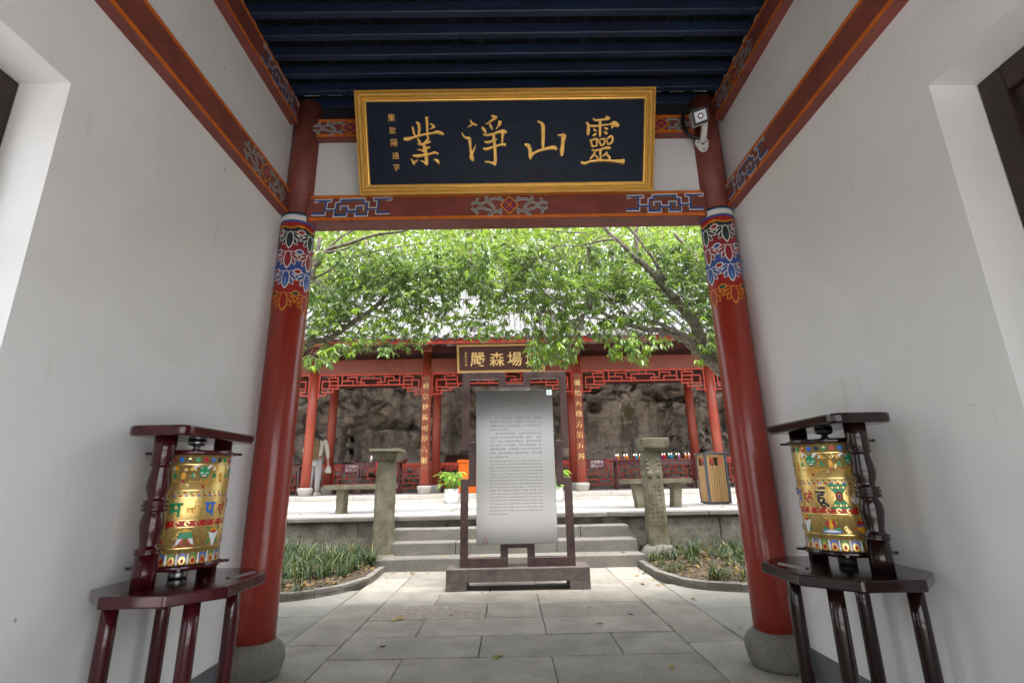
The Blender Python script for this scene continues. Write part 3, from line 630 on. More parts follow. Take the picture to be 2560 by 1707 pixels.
LI = [[(478, 228, 30), (550, 275, 62), (700, 265, 62), (820, 247, 74), (872, 232, 112), (892, 265, 80)], [(808, 182, 30), (862, 212, 84)], [(303, 328, 30), (350, 370, 74), (365, 460, 84), (360, 560, 104), (355, 655, 52)], [(380, 410, 62), (500, 425, 62), (650, 415, 52), (800, 400, 52), (920, 385, 54), (1020, 360, 134), (1100, 402, 134), (1155, 432, 60)], [(1010, 410, 104), (958, 494, 18)], [(670, 300, 74), (665, 400, 74), (665, 550, 80), (665, 700, 60)], [(492, 503, 25), (535, 537, 64), (568, 567, 30)], [(478, 672, 40), (530, 650, 74), (568, 622, 40)], [(772, 473, 30), (820, 502, 80), (868, 502, 40)], [(757, 583, 15), (820, 612, 74), (853, 642, 40)], [(403, 778, 25), (440, 850, 52), (465, 955, 60)], [(430, 790, 42), (560, 760, 62), (612, 790, 42)], [(580, 780, 62), (585, 860, 52), (580, 935, 52)], [(460, 962, 42), (530, 947, 47), (592, 932, 50)], [(618, 800, 25), (660, 860, 52), (690, 935, 50)], [(640, 787, 32), (720, 767, 42), (792, 760, 60)], [(790, 770, 52), (775, 850, 47), (768, 905, 50)], [(690, 942, 42), (740, 920, 42), (792, 880, 40)], [(818, 788, 25), (850, 850, 47), (876, 925, 50)], [(830, 770, 47), (900, 720, 62), (942, 702, 84), (992, 732, 60)], [(985, 720, 64), (985, 800, 62), (960, 860, 62), (878, 917, 45)], [(455, 1045, 42), (540, 1060, 52), (680, 1035, 62), (800, 1000, 74), (900, 1000, 74), (935, 1022, 30)], [(670, 1060, 62), (680, 1180, 62), (680, 1315, 52)], [(530, 1090, 32), (510, 1160, 62), (430, 1260, 52), (408, 1292, 40)], [(530, 1170, 32), (580, 1230, 47), (633, 1303, 50)], [(842, 1107, 60), (810, 1160, 74), (718, 1227, 14)], [(830, 1170, 52), (890, 1230, 74), (922, 1315, 60)], [(170, 1352, 50), (260, 1395, 84), (400, 1350, 62), (650, 1325, 74), (850, 1330, 62), (1050, 1345, 84), (1200, 1352, 124), (1295, 1355, 160)]]
for strokes, u0, u1, v0, v1, W_, H_ in ((YE, -.737, -.398, .576, .170, 1254, 1568), (JI, -.341, .056, .571, .165, 1463, 1568), (SH, .085, .482, .540, .159, 1568, 1568), (LI, .483, .882, .562, .154, 1463, 1568)):
    q = MB(); kx = (u1-u0)/W_
    for i, st in enumerate(strokes):
        L = smooth_line(st, 5); rows = []; h = .024+.0005*i
        for j, (x, y, wd) in enumerate(L):
            a, c = L[max(j-1, 0)], L[min(j+1, len(L)-1)]; dx, dy = c[0]-a[0], c[1]-a[1]; g = math.hypot(dx, dy) or 1; nx, ny = -dy/g, dx/g; wd = max(wd, 6)
            uv = lambda s: (u0+(x+nx*wd*s)*kx, v0+(y+ny*wd*s)*(v1-v0)/H_)
            rows.append([pf(*uv(-.5), .012), pf(*uv(-.36), h), pf(*uv(.36), h), pf(*uv(.5), .012)])
        q.loft(rows, 0, True, False, True)
    q.build('character', 'gold_leaf', plaque)
q = MB()
for ch, u_, v_, s in (('集', -.792, .525, .050), ('歐', -.787, .440, .046), ('陽', -.782, .358, .048), ('通', -.776, .270, .044), ('字', -.773, .192, .046)):
    glyph(q, ch, lambda x, y: pf(x, y, .0165), u_, v_, s)
q.build('inscription', 'gold_leaf', plaque)

# ================================================================ security camera on the right column
cc = thing('security_camera', (1.50, 3.14, 3.35), 'white box security camera on a bracket fixed to the upper right column', 'camera')
a_ = at(1756, 361, 3.148)
q = MB(); pts = [(math.cos(t)*.052*(1.05 if math.sin(t) > 0 else .85), math.sin(t)*.068) for t in [PI*k/8 for k in range(16)]]
q.prism([(a_.x+x, 3.142, a_.z+z) for x, z in pts], (0, .012, 0)); q.build('mounting_plate', 'camera_white', cc, bevel=.003)
q = MB()
for dx, dz in ((-.033, .012), (.033, .02), (.004, -.045), (0, -.002)): q.prism([(a_.x+dx+math.cos(t)*(.007 if dz != -.002 else .014), 3.1405, a_.z+dz+math.sin(t)*.006) for t in [PI*k/4 for k in range(8)]], (0, .004, 0))
q.build('screw_hole', 'black_rubber', cc)
q = MB(); q.tube([a_+Vector((0, -.01, .01)), a_+Vector((-.004, -.05, .04)), a_+Vector((-.006, -.085, .075)), a_+Vector((-.010, -.105, .115)), a_+Vector((-.014, -.125, .15))], [.022, .023, .021, .022, .018], 12); q.ball(a_+Vector((-.008, -.095, .095)), .025)
q.build('bracket', 'camera_white', cc)
Mh = Matrix.Rotation(math.radians(-17), 4, 'Z') @ Matrix.Rotation(math.radians(33), 4, 'X') @ Matrix.Rotation(math.radians(-9), 4, 'Y'); Mh.translation = at(1748, 293, 2.99); Mh = Mh @ Matrix.Scale(.90, 4)
q = MB(); q.box((-.062, -.085, -.062), (.062, .14, .06), 0, Mh); q.build('housing', 'camera_white', cc, bevel=.018, seg=3)
q = MB(); q.box((-.058, -.090, -.058), (.058, -.07, .056), 0, Mh); q.build('bezel', 'black_rubber', cc, bevel=.012, seg=2)
q = MB(); q.box((-.043, -.094, -.041), (.043, -.088, .039), 0, Mh); q.build('face_panel', 'camera_panel', cc, bevel=.002)
q = MB()
for r_, y_, mi in ((.022, -.098, 0), (.013, -.100, 1)): q.prism([Mh @ Vector((r_*math.cos(t), y_, r_*math.sin(t))) for t in [PI*k/10 for k in range(20)]], (Mh.to_3x3() @ Vector((0, .01, 0))), mi)
q.build('lens', ['black_rubber', 'lens_white'], cc)
q = MB(); q.tube(smooth_line([tuple(a_+Vector(p)) for p in ((-.03, -.02, .30), (-.10, -.01, .28), (-.125, -.005, .20), (-.11, -.005, .11), (-.07, -.005, .06), (-.01, -.01, .04))], 6), .014, 8); q.build('cable', 'black_rubber', cc)

# ================================================================ PRAYER WHEEL STANDS
def octagon(cx, cy, fx, fy):
    x, y = fx/2, fy/2; kx = ky = .147
    return [(cx-x, cy-y+ky), (cx-x+kx, cy-y), (cx+x-kx, cy-y), (cx+x, cy-y+ky), (cx+x, cy+y-ky), (cx+x-kx, cy+y), (cx-x+kx, cy+y), (cx-x, cy+y-ky)]
POST = [(.040, 0), (.041, .06), (.041, .122), (.046, .125), (.046, .131), (.041, .134), (.046, .137), (.046, .143), (.034, .149), (.033, .165), (.039, .20), (.044, .232), (.041, .258), (.034, .276), (.032, .280), (.046, .284), (.047, .290), (.045, .295), (.039, .298), (.048, .302), (.048, .309), (.039, .313), (.045, .316), (.045, .322), (.032, .326), (.034, .340), (.042, .368), (.043, .385), (.039, .415), (.034, .445), (.034, .455), (.042, .458), (.042, .465), (.037, .468), (.0395, .472), (.040, .52), (.040, .575)]
def arches(u, f, z0, h, n, C2, off=0):
    for i in range(n):
        A = C2*(i+off)/n; p = C2/n; mi = (1, 3, 1, 3)[i % 4]
        lay(u, ell(A, z0+h*.45, p*.46, h*.5, 0, 10), f, .0005, 5); lay(u, ell(A, z0+h*.50, p*.40, h*.42, 0, 10), f, .0008, mi)
        lay(u, ell(A, z0+h*.36, p*.30, h*.34, 0, 10), f, .0011, 0); lay(u, ell(A, z0+h*.26, p*.17, h*.20, 0, 8), f, .0014, 2); lay(u, ell(A, z0+h*.62, p*.10, h*.12, 0, 6), f, .0014, 5)
        lay(u, [(A+p*.5-.004, z0), (A+p*.5+.004, z0), (A+p*.5+.002, z0+h*.9), (A+p*.5-.002, z0+h*.9)], f, .0017, 6)
def drum_art(u, f, z0, z1, C2):
    """bands of enamel round a drum; 0 gold trim 1 green 2 red 3 blue 4 navy 5 yellow 6 white"""
    H = z1-z0; Z = lambda t: z0+H*t
    def band(t0, t1, mi, h=.0003):
        n = 48; u.add([f(C2*i/n, z, h) for z in (Z(t0), Z(t1)) for i in range(n+1)], [(i, i+1, n+2+i, n+1+i) for i in range(n)], mi, True)
    for t in (.905, .665, .602, .335, .395, .15): band(t-.004, t+.004, 0)
    for i in range(30):
        lay(u, ell(C2*i/30, Z(.95), .0095, .0115, 0, 10), f, .0006, (1, 2, 3, 4)[i % 4]); 
        if i % 3 == 0: lay(u, [(C2*i/30-.007, Z(.95)+.001), (C2*i/30+.007, Z(.95)+.001), (C2*i/30, Z(.95)+.009)], f, .0009, 0)
    for i in range(6):                                     # horned masks with garlands
        A = C2*i/6
        lay(u, ell(A, Z(.83), .021, .026, 0, 14, .4), f, .0006, 1); lay(u, ell(A, Z(.86), .012, .012, 0, 10), f, .0009, 1)
        for s in (-1, 1):
            L = smooth_line([(A+s*.010, Z(.865), .006), (A+s*.022, Z(.895), .010), (A+s*.036, Z(.885), .009), (A+s*.038, Z(.862), .006), (A+s*.030, Z(.855), .004)], 5)
            l, r = [], []
            for p in L: l.append((p[0]-p[2]*.5, p[1]+p[2]*.3)); r.append((p[0]+p[2]*.5, p[1]-p[2]*.3))
            n = len(l); u.add([f(*p, .0012) for p in l+r], [(j, j+1, n+j+1, n+j) for j in range(n-1)], 6, True)
            lay(u, ell(A+s*.009, Z(.825), .006, .004, 0, 8), f, .0012, 6); lay(u, ell(A+s*.009, Z(.825), .0025, .0025, 0, 6), f, .0015, 4)
            lay(u, [(A+s*.040, Z(.835)), (A+s*.052, Z(.79)), (A+s*.034, Z(.775))], f, .0006, 1)
            lay(u, ell(A+s*.045, Z(.87), .007, .012, s*.4, 8), f, .0005, 5)
            for q_ in range(4): lay(u, ell(A+s*(.012+.012*q_), Z(.75)-.004*math.sin(q_), .005, .003, s*.4, 6), f, .0006, 5)
        lay(u, ell(A, Z(.793), .010, .005, 0, 8), f, .0012, 2); lay(u, ell(A, Z(.80), .009, .003, 0, 8), f, .0015, 6)
        for q_ in range(-2, 3): lay(u, [(A+q_*.006-.001, Z(.77)), (A+q_*.006+.001, Z(.77)), (A+q_*.011+.001, Z(.70)), (A+q_*.011-.001, Z(.70))], f, .0006, 5)
        lay(u, ell(A, Z(.70), .005, .007, 0, 8), f, .0009, 2); lay(u, ell(A+C2/12, Z(.75), .006, .006, 0, 6), f, .0006, 2)
        lay(u, ell(A+C2/12, Z(.80), .009, .016, 0, 8), f, .0006, 5)
    for i in range(40):
        a = C2*i/40; lay(u, ell(a, Z(.642), .004, .005, 0, 6), f, .0006, 1 if i % 2 else 2); lay(u, [(a, Z(.61)), (a+C2/80, Z(.61)), (a+C2/80, Z(.624)), (a, Z(.624))], f, .0006, 2 if i % 2 else 3)
    band(.34, .392, 2, .0005)
    for i in range(24):
        a = C2*i/24
        for k in range(3):
            pts = [(a+.009*(1-.25*k)*math.cos(t), Z(.366)+.0085*(1-.25*k)*math.sin(t)) for t in [PI*2*j/10 for j in range(9)]]
            if k < 2:
                l, r = polyline2d(pts, .0022); n = len(l); u.add([f(*p, .0010) for p in l+r], [(j, j+1, n+j+1, n+j) for j in range(n-1)], 0, True)
    glyphs = [('ॐ', 6, .062), ('म', 1, .052), ('णि', 5, .066), ('प', 3, .050), ('द्मे', 2, .066), ('हूँ', 4, .078)]
    for i, (g, mi, s) in [(i+7*c, gg) for c in (0, 1) for i, gg in enumerate(glyphs)]:
        A = C2*i/14
        vs, fs = text2d(g, 3, .028)
        if vs:
            x0, x1, y0, y1 = bounds(vs); k = min(s/(y1-y0), .050/(x1-x0)); vs, fs = cut_mesh(vs, fs, .006/k)
            u.add([f(A+(x-(x0+x1)/2)*k, Z(.49)+(y-(y0+y1)/2)*k*1.1, .0007) for x, y in vs], fs, mi, True)
    for A, s in [(C2*k/14, s) for k in (6, 13) for s in (1, -1)]:      # green crossed emblem between last and first syllable
        lay(u, [(A-.040, Z(.495)+s*.050), (A+.040, Z(.495)+s*.050), (A+.012, Z(.495)+s*.008), (A-.012, Z(.495)+s*.008)], f, .0006, 1)
        for k in range(7): lay(u, ell(A-.03+.01*k, Z(.495)+s*.036, .003, .005, 0, 6), f, .0010, 0 if k % 2 else 5)
        lay(u, ell(A, Z(.495), .014, .020, 0, 12), f, .0010, 2); lay(u, ell(A, Z(.495), .008, .013, 0, 12), f, .0013, 5); lay(u, ell(A, Z(.495), .0045, .007, 0, 10), f, .0016, 3)
    zb = Z(.245)
    def lz(pts, f_, h, mi): lay(u, [(A+(p[0]-A)*.78, zb+(p[1]-zb)*.86) for p in pts], f_, h, mi)
    for i in range(8):                                     # eight offerings: vase, canopy, shell, cushion by turns
        A = C2*i/8; k = i % 4; zb = Z(.245)
        if k == 0:
            lz( ell(A, zb, .024, .022, 0, 12), f, .0006, 2); lz( ell(A, zb-.022, .028, .012, 0, 12), f, .0009, 5); lz( ell(A, zb+.026, .012, .012, 0, 10), f, .0009, 5)
            lz( [(A-.024, zb-.004), (A+.024, zb-.004), (A+.024, zb-.010), (A-.024, zb-.010)], f, .0012, 3); lz( ell(A, zb-.036, .014, .006, 0, 8), f, .0009, 5)
            for s in (-1, 1): lz( ell(A+s*.034, zb-.02, .012, .005, s*.8, 8), f, .0006, 2)
        elif k == 1:
            lz( [(A-.034, zb-.006), (A+.034, zb-.006), (A+.028, zb+.026), (A-.028, zb+.026)], f, .0006, 1); lz( [(A-.03, zb+.024), (A+.03, zb+.024), (A, zb+.040)], f, .0009, 5)
            for s in (-1, 1): lz( [(A+s*.012, zb-.006), (A+s*.034, zb-.006), (A+s*.042, zb-.034), (A+s*.030, zb-.03)], f, .0006, 6); lz( ell(A+s*.014, zb-.02, .007, .014, s*.4, 8), f, .0009, 2); lz( ell(A+s*.034, zb-.04, .013, .004, -s*.4, 8), f, .0012, 2)
            lz( ell(A, zb-.040, .013, .007, 0, 8), f, .0006, 2)
        elif k == 2:
            lz( smooth_line([(A-.034, zb+.018), (A-.012, zb+.010), (A+.012, zb+.010), (A+.034, zb+.018), (A+.022, zb-.012), (A+.006, zb-.044), (A-.004, zb-.044), (A-.020, zb-.010)], 3), f, .0006, 6)
            lz( ell(A, zb+.026, .024, .009, 0, 12), f, .0009, 5); lz( ell(A, zb+.018, .018, .006, 0, 10), f, .0012, 2)
            for s in (-1, 1): lz( ell(A+s*.036, zb+.034, .009, .006, 0, 8), f, .0006, 1); lz( ell(A+s*.026, zb-.024, .007, .018, s*.7, 8), f, .0005, 1)
        else:
            lz( ell(A, zb-.034, .048, .010, 0, 14), f, .0006, 3); lz( ell(A, zb-.033, .040, .006, 0, 14), f, .0009, 6)
            for s in (-1, 1): lz( ell(A+s*.030, zb-.024, .012, .008, 0, 8), f, .0012, 1); lz( ell(A+s*.016, zb+.002, .008, .016, s*.3, 8), f, .0012, 2); lz( ell(A+s*.020, zb+.028, .012, .003, s*.2, 8), f, .0012, 5)
            lz( ell(A, zb-.004, .010, .026, 0, 8), f, .0010, 5)
    rf_ = random.Random(3)                                 # embossed filigree scrolls
    for t0, t1, n_ in ((.69, .895, 150), (.41, .595, 120), (.165, .325, 110)):
        for k in range(n_):
            a, z, r_ = rf_.uniform(0, C2), Z(rf_.uniform(t0, t1)), rf_.uniform(.004, .009); p0 = rf_.uniform(0, 6.28)
            l, rr = polyline2d([(a+r_*math.cos(p0+j*.7)*(1-j*.07), z+r_*math.sin(p0+j*.7)*(1-j*.07)) for j in range(8)], .0015); n = len(l)
            u.add([f(*p, .0004) for p in l+rr], [(j, j+1, n+j+1, n+j) for j in range(n-1)], 0 if k % 3 else 5, True)
    arches(u, f, Z(.012), H*.105, 24, C2)
def stand(cx, side, label, a0, spin):
    """cx: axis of the wheel; side +1: the wall is to the left"""
    WOOD = 'mahogany' if side > 0 else 'mahogany_dark'
    t = thing('prayer_wheel_stand', (cx, 2.26, 0), label, 'prayer wheel', 'prayer wheel stands inside the gate')
    sx = cx+side*.065
    q = MB(); q.prism([(x, y, .646) for x, y in octagon(sx, 2.243, .525, .60)], (0, 0, .042)); q.build('table_top', WOOD, t, bevel=.007, seg=3)
    for lx, ly in ((-.16, -.185), (.145, -.185), (-.205, .20), (.10, .20)):
        x = sx+side*lx; q = MB(); q.lathe([(.027, -.01), (.029, .2), (.029, .5), (.028, .648)], (x, 2.255+ly, 0), 20, 0, True); q.build('leg', WOOD, t)
    for y in (2.085, 2.505):
        q = MB(); q.lathe([(r_, z) for r_, z in POST], (cx, y, .685), 24); q.build('post', WOOD, t)
    q = MB(); w2, l2, c_ = .125, .29, .05
    pts = []
    for ax, ay, st in ((1, 1, 0), (-1, 1, 1), (-1, -1, 2), (1, -1, 3)):
        for k in range(5): a = PI/2*(st+k/4); pts.append((cx+ax*(w2-c_)+c_*math.cos(a), 2.30+ay*(l2-c_)+c_*math.sin(a), 1.258))
    q.prism(pts, (0, 0, .042)); q.build('top_board', WOOD, t, bevel=.010, seg=3)
    c = (cx, 2.295); r = .143; z0, z1 = .752, 1.190
    q = MB(); q.lathe([(r, z0), (r, z1)], (*c, 0), 64); d = q.build('drum', 'drum_gold', t)
    u = MB(); drum_art(u, on_cyl(c, r, a0), z0, z1, 2*PI*r); u.build('enamel_painting', ['drum_trim', 'enamel_green', 'enamel_red', 'enamel_blue', 'enamel_navy', 'enamel_yellow', 'enamel_white'], d)
    for za, zb in ((.732, .754), (1.188, 1.208)):
        q = MB(); q.lathe([(.02, za), (.148, za), (.153, za+.004), (.153, zb-.004), (.148, zb), (.02, zb)], (*c, 0), 48); q.build('rim', WOOD, d)
    q = MB()                                               # turning knobs on the rims
    for z in (.742, 1.198):
        for k in range(4):
            a = spin+k*PI/2; q.tube([(c[0]+.145*math.cos(a), c[1]+.145*math.sin(a), z), (c[0]+.185*math.cos(a), c[1]+.185*math.sin(a), z)], [.007, .006], 8)
    q.build('turning_peg', WOOD, d)
    q = MB(); q.lathe([(.012, .688), (.034, .689), (.036, .694), (.036, .716), (.030, .722), (.014, .726), (.012, .735)], (*c, 0), 24); q.build('bearing', 'chrome' if side > 0 else 'black_rubber', t)
    q = MB(); q.lathe([(.010, 1.206), (.026, 1.207), (.024, 1.216), (.014, 1.220), (.012, 1.232), (.030, 1.236), (.036, 1.242), (.036, 1.259)], (*c, 0), 20); q.build('bearing', 'chrome' if side > 0 else 'black_rubber', t)
    y0 = 2.36 if side > 0 else 2.30
    q = MB(); q.bar((sx+side*.16, y0-.09, .6905), (sx+side*.20, y0+.05, .6905), .022, .004); q.build('name_plate', 'chrome', t)
    return t
stand(-1.41, 1, 'dark red prayer wheel stand against the left white wall, its gold drum flashing bright', math.radians(-101), .55)
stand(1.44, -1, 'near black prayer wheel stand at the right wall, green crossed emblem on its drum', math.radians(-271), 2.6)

# ================================================================ INFORMATION BOARD
sg = thing('information_board', (.068, 5.5, 0), 'brushed steel temple information board in a purple brown fretwork frame in front of the steps', 'sign')
k_ = 1.022
sz = lambda z: 1.06+(z-1.06)*k_
q = MB(); Yb0, Yb1 = 5.42, 5.74
for sgn in (0, 1):
    X = (lambda x: x) if not sgn else (lambda x: .136-x)
    def pr(pts): q.prism([(X(x), Yb0, z) for x, z in pts], (0, Yb1-Yb0, 0))
    pr([(-.655, -.01), (-.446, -.01), (-.446, .083), (-.655, .083)])
q.box((-.655, Yb0, .083), (.791, Yb1, .205))
base = q.build('base', 'rust_stone', sg, bevel=.004)
def fbar(name, rects, y0=5.50, y1=5.58):
    q = MB()
    for (x0, x1, z0, z1) in rects:
        q.box((x0*k_, y0, sz(z0)), (x1*k_, y1, sz(z1)))
    return q
for mir in (0, 1):
    R_ = lambda a, b_, c, d: (a, b_, c, d) if not mir else (.136-b_, .136-a, c, d)
    q = fbar('', [R_(-.50, -.425, 1.38, 2.21), R_(-.425, -.03, 2.137, 2.21), R_(-.105, -.03, 2.035, 2.137), R_(-.425, -.355, 1.385, 1.46)])
    q.build('upper_frame', 'rust_steel', sg, bevel=.003)
    q = fbar('', [R_(-.428, -.355, 1.003, 1.385)]); q.build('middle_post', 'rust_steel', sg, bevel=.003)
    q = fbar('', [R_(-.512, -.428, 1.003, 1.08), R_(-.512, -.435, .20, 1.003), R_(-.435, -.03, .225, .312), R_(-.105, -.03, .312, .445)])
    q.build('lower_frame', 'rust_steel', sg, bevel=.003)
for bar_ in ((-.03, .166, 2.035, 2.075), (-.03, .166, .40, .445)): q = fbar('', [bar_], 5.502, 5.578); q.build('centre_bar', 'rust_steel', sg, bevel=.003)
PX0, PX1, PZ0, PZ1, PY = -.351*1.012, .481*1.012, 1.06+(.434-1.06)*1.012, 1.06+(2.016-1.06)*1.012, 5.482
q = MB(); q.box((PX0, PY, PZ0), (PX1, 5.505, PZ1)); pan = q.build('panel', 'brushed_steel', sg, bevel=.002)
pt = lambda x, z, h=.0006: (x*1.012, PY-h, 1.06+(z-1.06)*1.012)
CN = ['　　千年古刹宝成寺，傍吴山临西湖，隐都市', '藏山林，几度兴衰，几度荣辱。千百年来，无', '数善男信女在这里祈愿祈福，多少文人雅士在', '此怀古叹今追昔。', '　　宝成寺原名释迦院，五代时吴越国王妃仰', '氏所建，宋大中祥符年间改额“宝成”，沿用', '至今。历史上宝成寺数度毁兴，寺院现存建筑', '为上世纪八十年代重建。寺内的摩崖刻有一尊', '麻曷葛剌造像，为国内唯一有绝对纪年的此类', '造像，现为全国重点文物保护单位，具有很高', '的历史文物价值。']
EN = ['Baocheng Temple, built over one thousand years ago, is', 'located at the foot of the Wushan Hill, nearby the West', 'Lake. Though the temple has experienced rises and falls', 'in the past one thousand years, countless Buddhists', 'have prayed for good fortune and intellectuals and', 'scholars recalled the past in the light of the present here.', 'Baocheng Temple was named Shijia Monastery when it', 'was built by Princess Yang of the Wuyue Kingdom in', 'the Five Dynasties. It was renamed to current name', 'during the Dazhong Xiangfu Reign of the Song', 'Dynasty. Baocheng Temple experienced ups and downs', 'in its history. The present buildings of the temple were', 'built in the 1980s. A Mahakala statue is carved on the', 'rock in the temple, which is the only such statue that', 'has absolute chronological record in China. It is a key', 'national cultural heritage and has very high historical', 'and cultural value.']
q = MB(); f2 = lambda x, y: pt(x, y)
for i, ch in enumerate('宝成寺'): glyph(q, ch, f2, .006+.062*i, 1.822, .044, res=2)
glyph(q, 'Baocheng Temple', f2, .070, 1.784, .02, res=1, w=.155)
zt, zb = 1.705, 1.297; xl, xr = -.202, .348
for i, ln in enumerate(CN):
    z = zt+(zb-zt)*i/(len(CN)-1); pitch = (xr-xl)/20
    for j, ch in enumerate(ln):
        if ch in '　': continue
        vs, fs = text2d(ch, 1); 
        if not vs: continue
        k2 = pitch*.92; q.add([f2(xl+pitch*j+x*k2, z+(y-.35)*k2) for x, y in vs], fs)
zt, zb = 1.257, .728
for i, ln in enumerate(EN):
    z = zt+(zb-zt)*i/(len(EN)-1); ws = ln.split(' '); k2 = .0248
    wd = []
    for w_ in ws:
        vs, fs = text2d(w_, 1); x0, x1, _, _ = bounds(vs); wd.append((x1-x0)*k2)
    tot = sum(wd); gap = (xr+.003-xl-tot)/(len(ws)-1) if len(ws) > 4 else .010
    x = xl-.008*(i/16)
    for w_, ww in zip(ws, wd):
        vs, fs = text2d(w_, 1); x0 = bounds(vs)[0]; q.add([f2(x+(a-x0)*k2, z+(b_-.35)*k2) for a, b_ in vs], fs); x += ww+gap
q.build('printed_text', 'print_grey', pan)
q = MB(); q.poly([pt(x, z, .0009) for x, z in ((.420, 1.952), (.478, 1.951), (.478, 2.007), (.420, 2.008))]); q.build('sticker', 'sticker_white', pan)
q = MB(); q.poly([pt(x, z, .0013) for x, z in ((.437, 1.968), (.460, 1.968), (.460, 1.994), (.437, 1.994))]); q.build('sticker_patch', 'sticker_cyan', pan)
q = MB()
for k in range(13):
    x, z = -.285+.055*rnd.random(), .452+.05*rnd.random(); q.poly([pt(x+a, z+b_, .0010) for a, b_ in ell(0, 0, rnd.uniform(.003, .011), rnd.uniform(.002, .005), -.5, 8)])
q.build('red_stain', 'red_drip', pan)

# ================================================================ STONE POSTS beside the steps
t = thing('stone_post', (-1.675, 7.0, 0), 'weathered stone post with a flat moulded capital, left of the steps', 'stone post', 'old stone posts flanking the steps')
q = MB(); w_ = .122; c_ = .035
sh = lambda cx, cy, w_, c_: [(cx-w_+c_, cy-w_), (cx+w_-c_, cy-w_), (cx+w_, cy-w_+c_), (cx+w_, cy+w_-c_), (cx+w_-c_, cy+w_), (cx-w_+c_, cy+w_), (cx-w_, cy+w_-c_), (cx-w_, cy-w_+c_)]
q.loft([[(x, y, z) for x, y in sh(-1.675, 7.0, w2, c_)] for w2, z in ((.128, .05), (.122, .5), (.117, 1.335))], 0, True, False); o = q.build('shaft', 'stone_moss', t, bevel=.008, seg=2); roughen(o, .008, 7, 1, 4)
q = MB(); q.loft([[(-1.668+sx*w2, 7.0+sy*w2, z) for sx, sy in ((-1, -1), (1, -1), (1, 1), (-1, 1))] for w2, z in ((.130, 1.335), (.140, 1.355), (.158, 1.39), (.176, 1.43), (.182, 1.452))], 0, True, False); o = q.build('capital', 'stone_moss', t, bevel=.006); roughen(o, .006, 7, 2, 3)
q = MB(); q.box((-1.875, 6.795, 1.453), (-1.465, 7.205, 1.495)); o = q.build('cap_slab', 'stone_moss', t, bevel=.01, seg=2); roughen(o, .005, 7, 3, 3)
q = MB(); q.lathe([(.20, -.02), (.21, .05), (.20, .11), (.16, .16), (.12, .17)], (-1.675, 7.0, 0), 20); o = q.build('plinth', 'stone_moss', t); roughen(o, .012, 6, 4)
t = thing('stone_post', (1.935, 7.0, 0), 'carved stone post with a plain square block capital and lotus petals, right of the steps', 'stone post', 'old stone posts flanking the steps')
q = MB(); q.loft([[(x, y, z) for x, y in sh(1.935, 7.0, w2, .04)] for w2, z in ((.128, .20), (.124, .7), (.122, 1.385))], 0, True, False); o = q.build('shaft', 'stone_moss', t, bevel=.008, seg=2); roughen(o, .009, 7, 5, 4)
q = MB(); q.loft([[(1.99+sx*w2-.005, 7.0+sy*w2, z) for sx, sy in ((-1, -1), (1, -1), (1, 1), (-1, 1))] for w2, z in ((.130, 1.385), (.150, 1.41), (.176, 1.45), (.184, 1.575))], 0, True, False); o = q.build('capital', 'stone_moss', t, bevel=.012, seg=2); roughen(o, .008, 7, 6, 3)
q = MB()
for fx, fy in ((0, -1), (-1, 0), (1, 0)):
    for s in (-.5, .5):
        p = Vector((1.935+fx*.120+(s*.105 if fx == 0 else 0), 7.0+fy*.120+(s*.105 if fy == 0 else 0), 1.10))
        q.ball(p, .045, 10, 6, 0, 1 if fx == 0 else .35, .35 if fx == 0 else 1, 1.25)
        for k in range(3): q.ball(p+Vector((rnd.uniform(-.03, .03) if fx == 0 else 0, rnd.uniform(-.03, .03) if fy == 0 else 0, .07+.055*k)), .026, 8, 5, 0, 1 if fx == 0 else .4, .4 if fx == 0 else 1, .8)
o = q.build('lotus_carving', 'stone_moss', t); roughen(o, .006, 12, 7)
q = MB()
for k in range(11):
    z = .95-.055*k
    for j in (-.055, .0, .055): q.box((1.935+j-.016*rnd.random()-.004, 7.0-.129, z), (1.935+j+.012, 7.0-.12, z+.006*rnd.uniform(.7, 1.6)))
o = q.build('worn_inscription', 'stone_moss', t); roughen(o, .004, 20, 8)
q = MB(); q.lathe([(.23, -.02), (.245, .06), (.225, .14), (.17, .20), (.13, .225)], (1.935, 7.0, 0), 22); o = q.build('plinth', 'stone', t); roughen(o, .012, 6, 9)

# ================================================================ BENCHES, BIN, POTS on the terrace
def bench(x0, x1, lab, splay):
    t = thing('stone_bench', ((x0+x1)/2, 8.6, .583), lab, 'bench', 'mossy stone benches on the terrace edge')
    q = MB(); q.box((x0, 8.40, .962), (x1, 8.78, 1.036)); o = q.build('seat', 'stone_moss', t, bevel=.010, seg=2); roughen(o, .006, 5, x0, 3)
    for x in (x0+.27, x1-.24):
        q = MB(); s = splay if x < (x0+x1)/2 else -splay
        q.loft([[(x-.06-s, 8.46, .57), (x+.06-s, 8.46, .57), (x+.06-s, 8.72, .57), (x-.06-s, 8.72, .57)], [(x-.065+s, 8.46, .963), (x+.065+s, 8.46, .963), (x+.065+s, 8.72, .963), (x-.065+s, 8.72, .963)]], 0, True, False)
        o = q.build('leg', 'stone_moss', t, bevel=.008); roughen(o, .007, 6, x, 3)
bench(-3.03, -1.90, 'mossy stone bench on the terrace behind the flat topped post, left of the board', .0)
bench(1.85, 2.98, 'mossy stone bench on the terrace behind the carved post, right of the board', -.02)

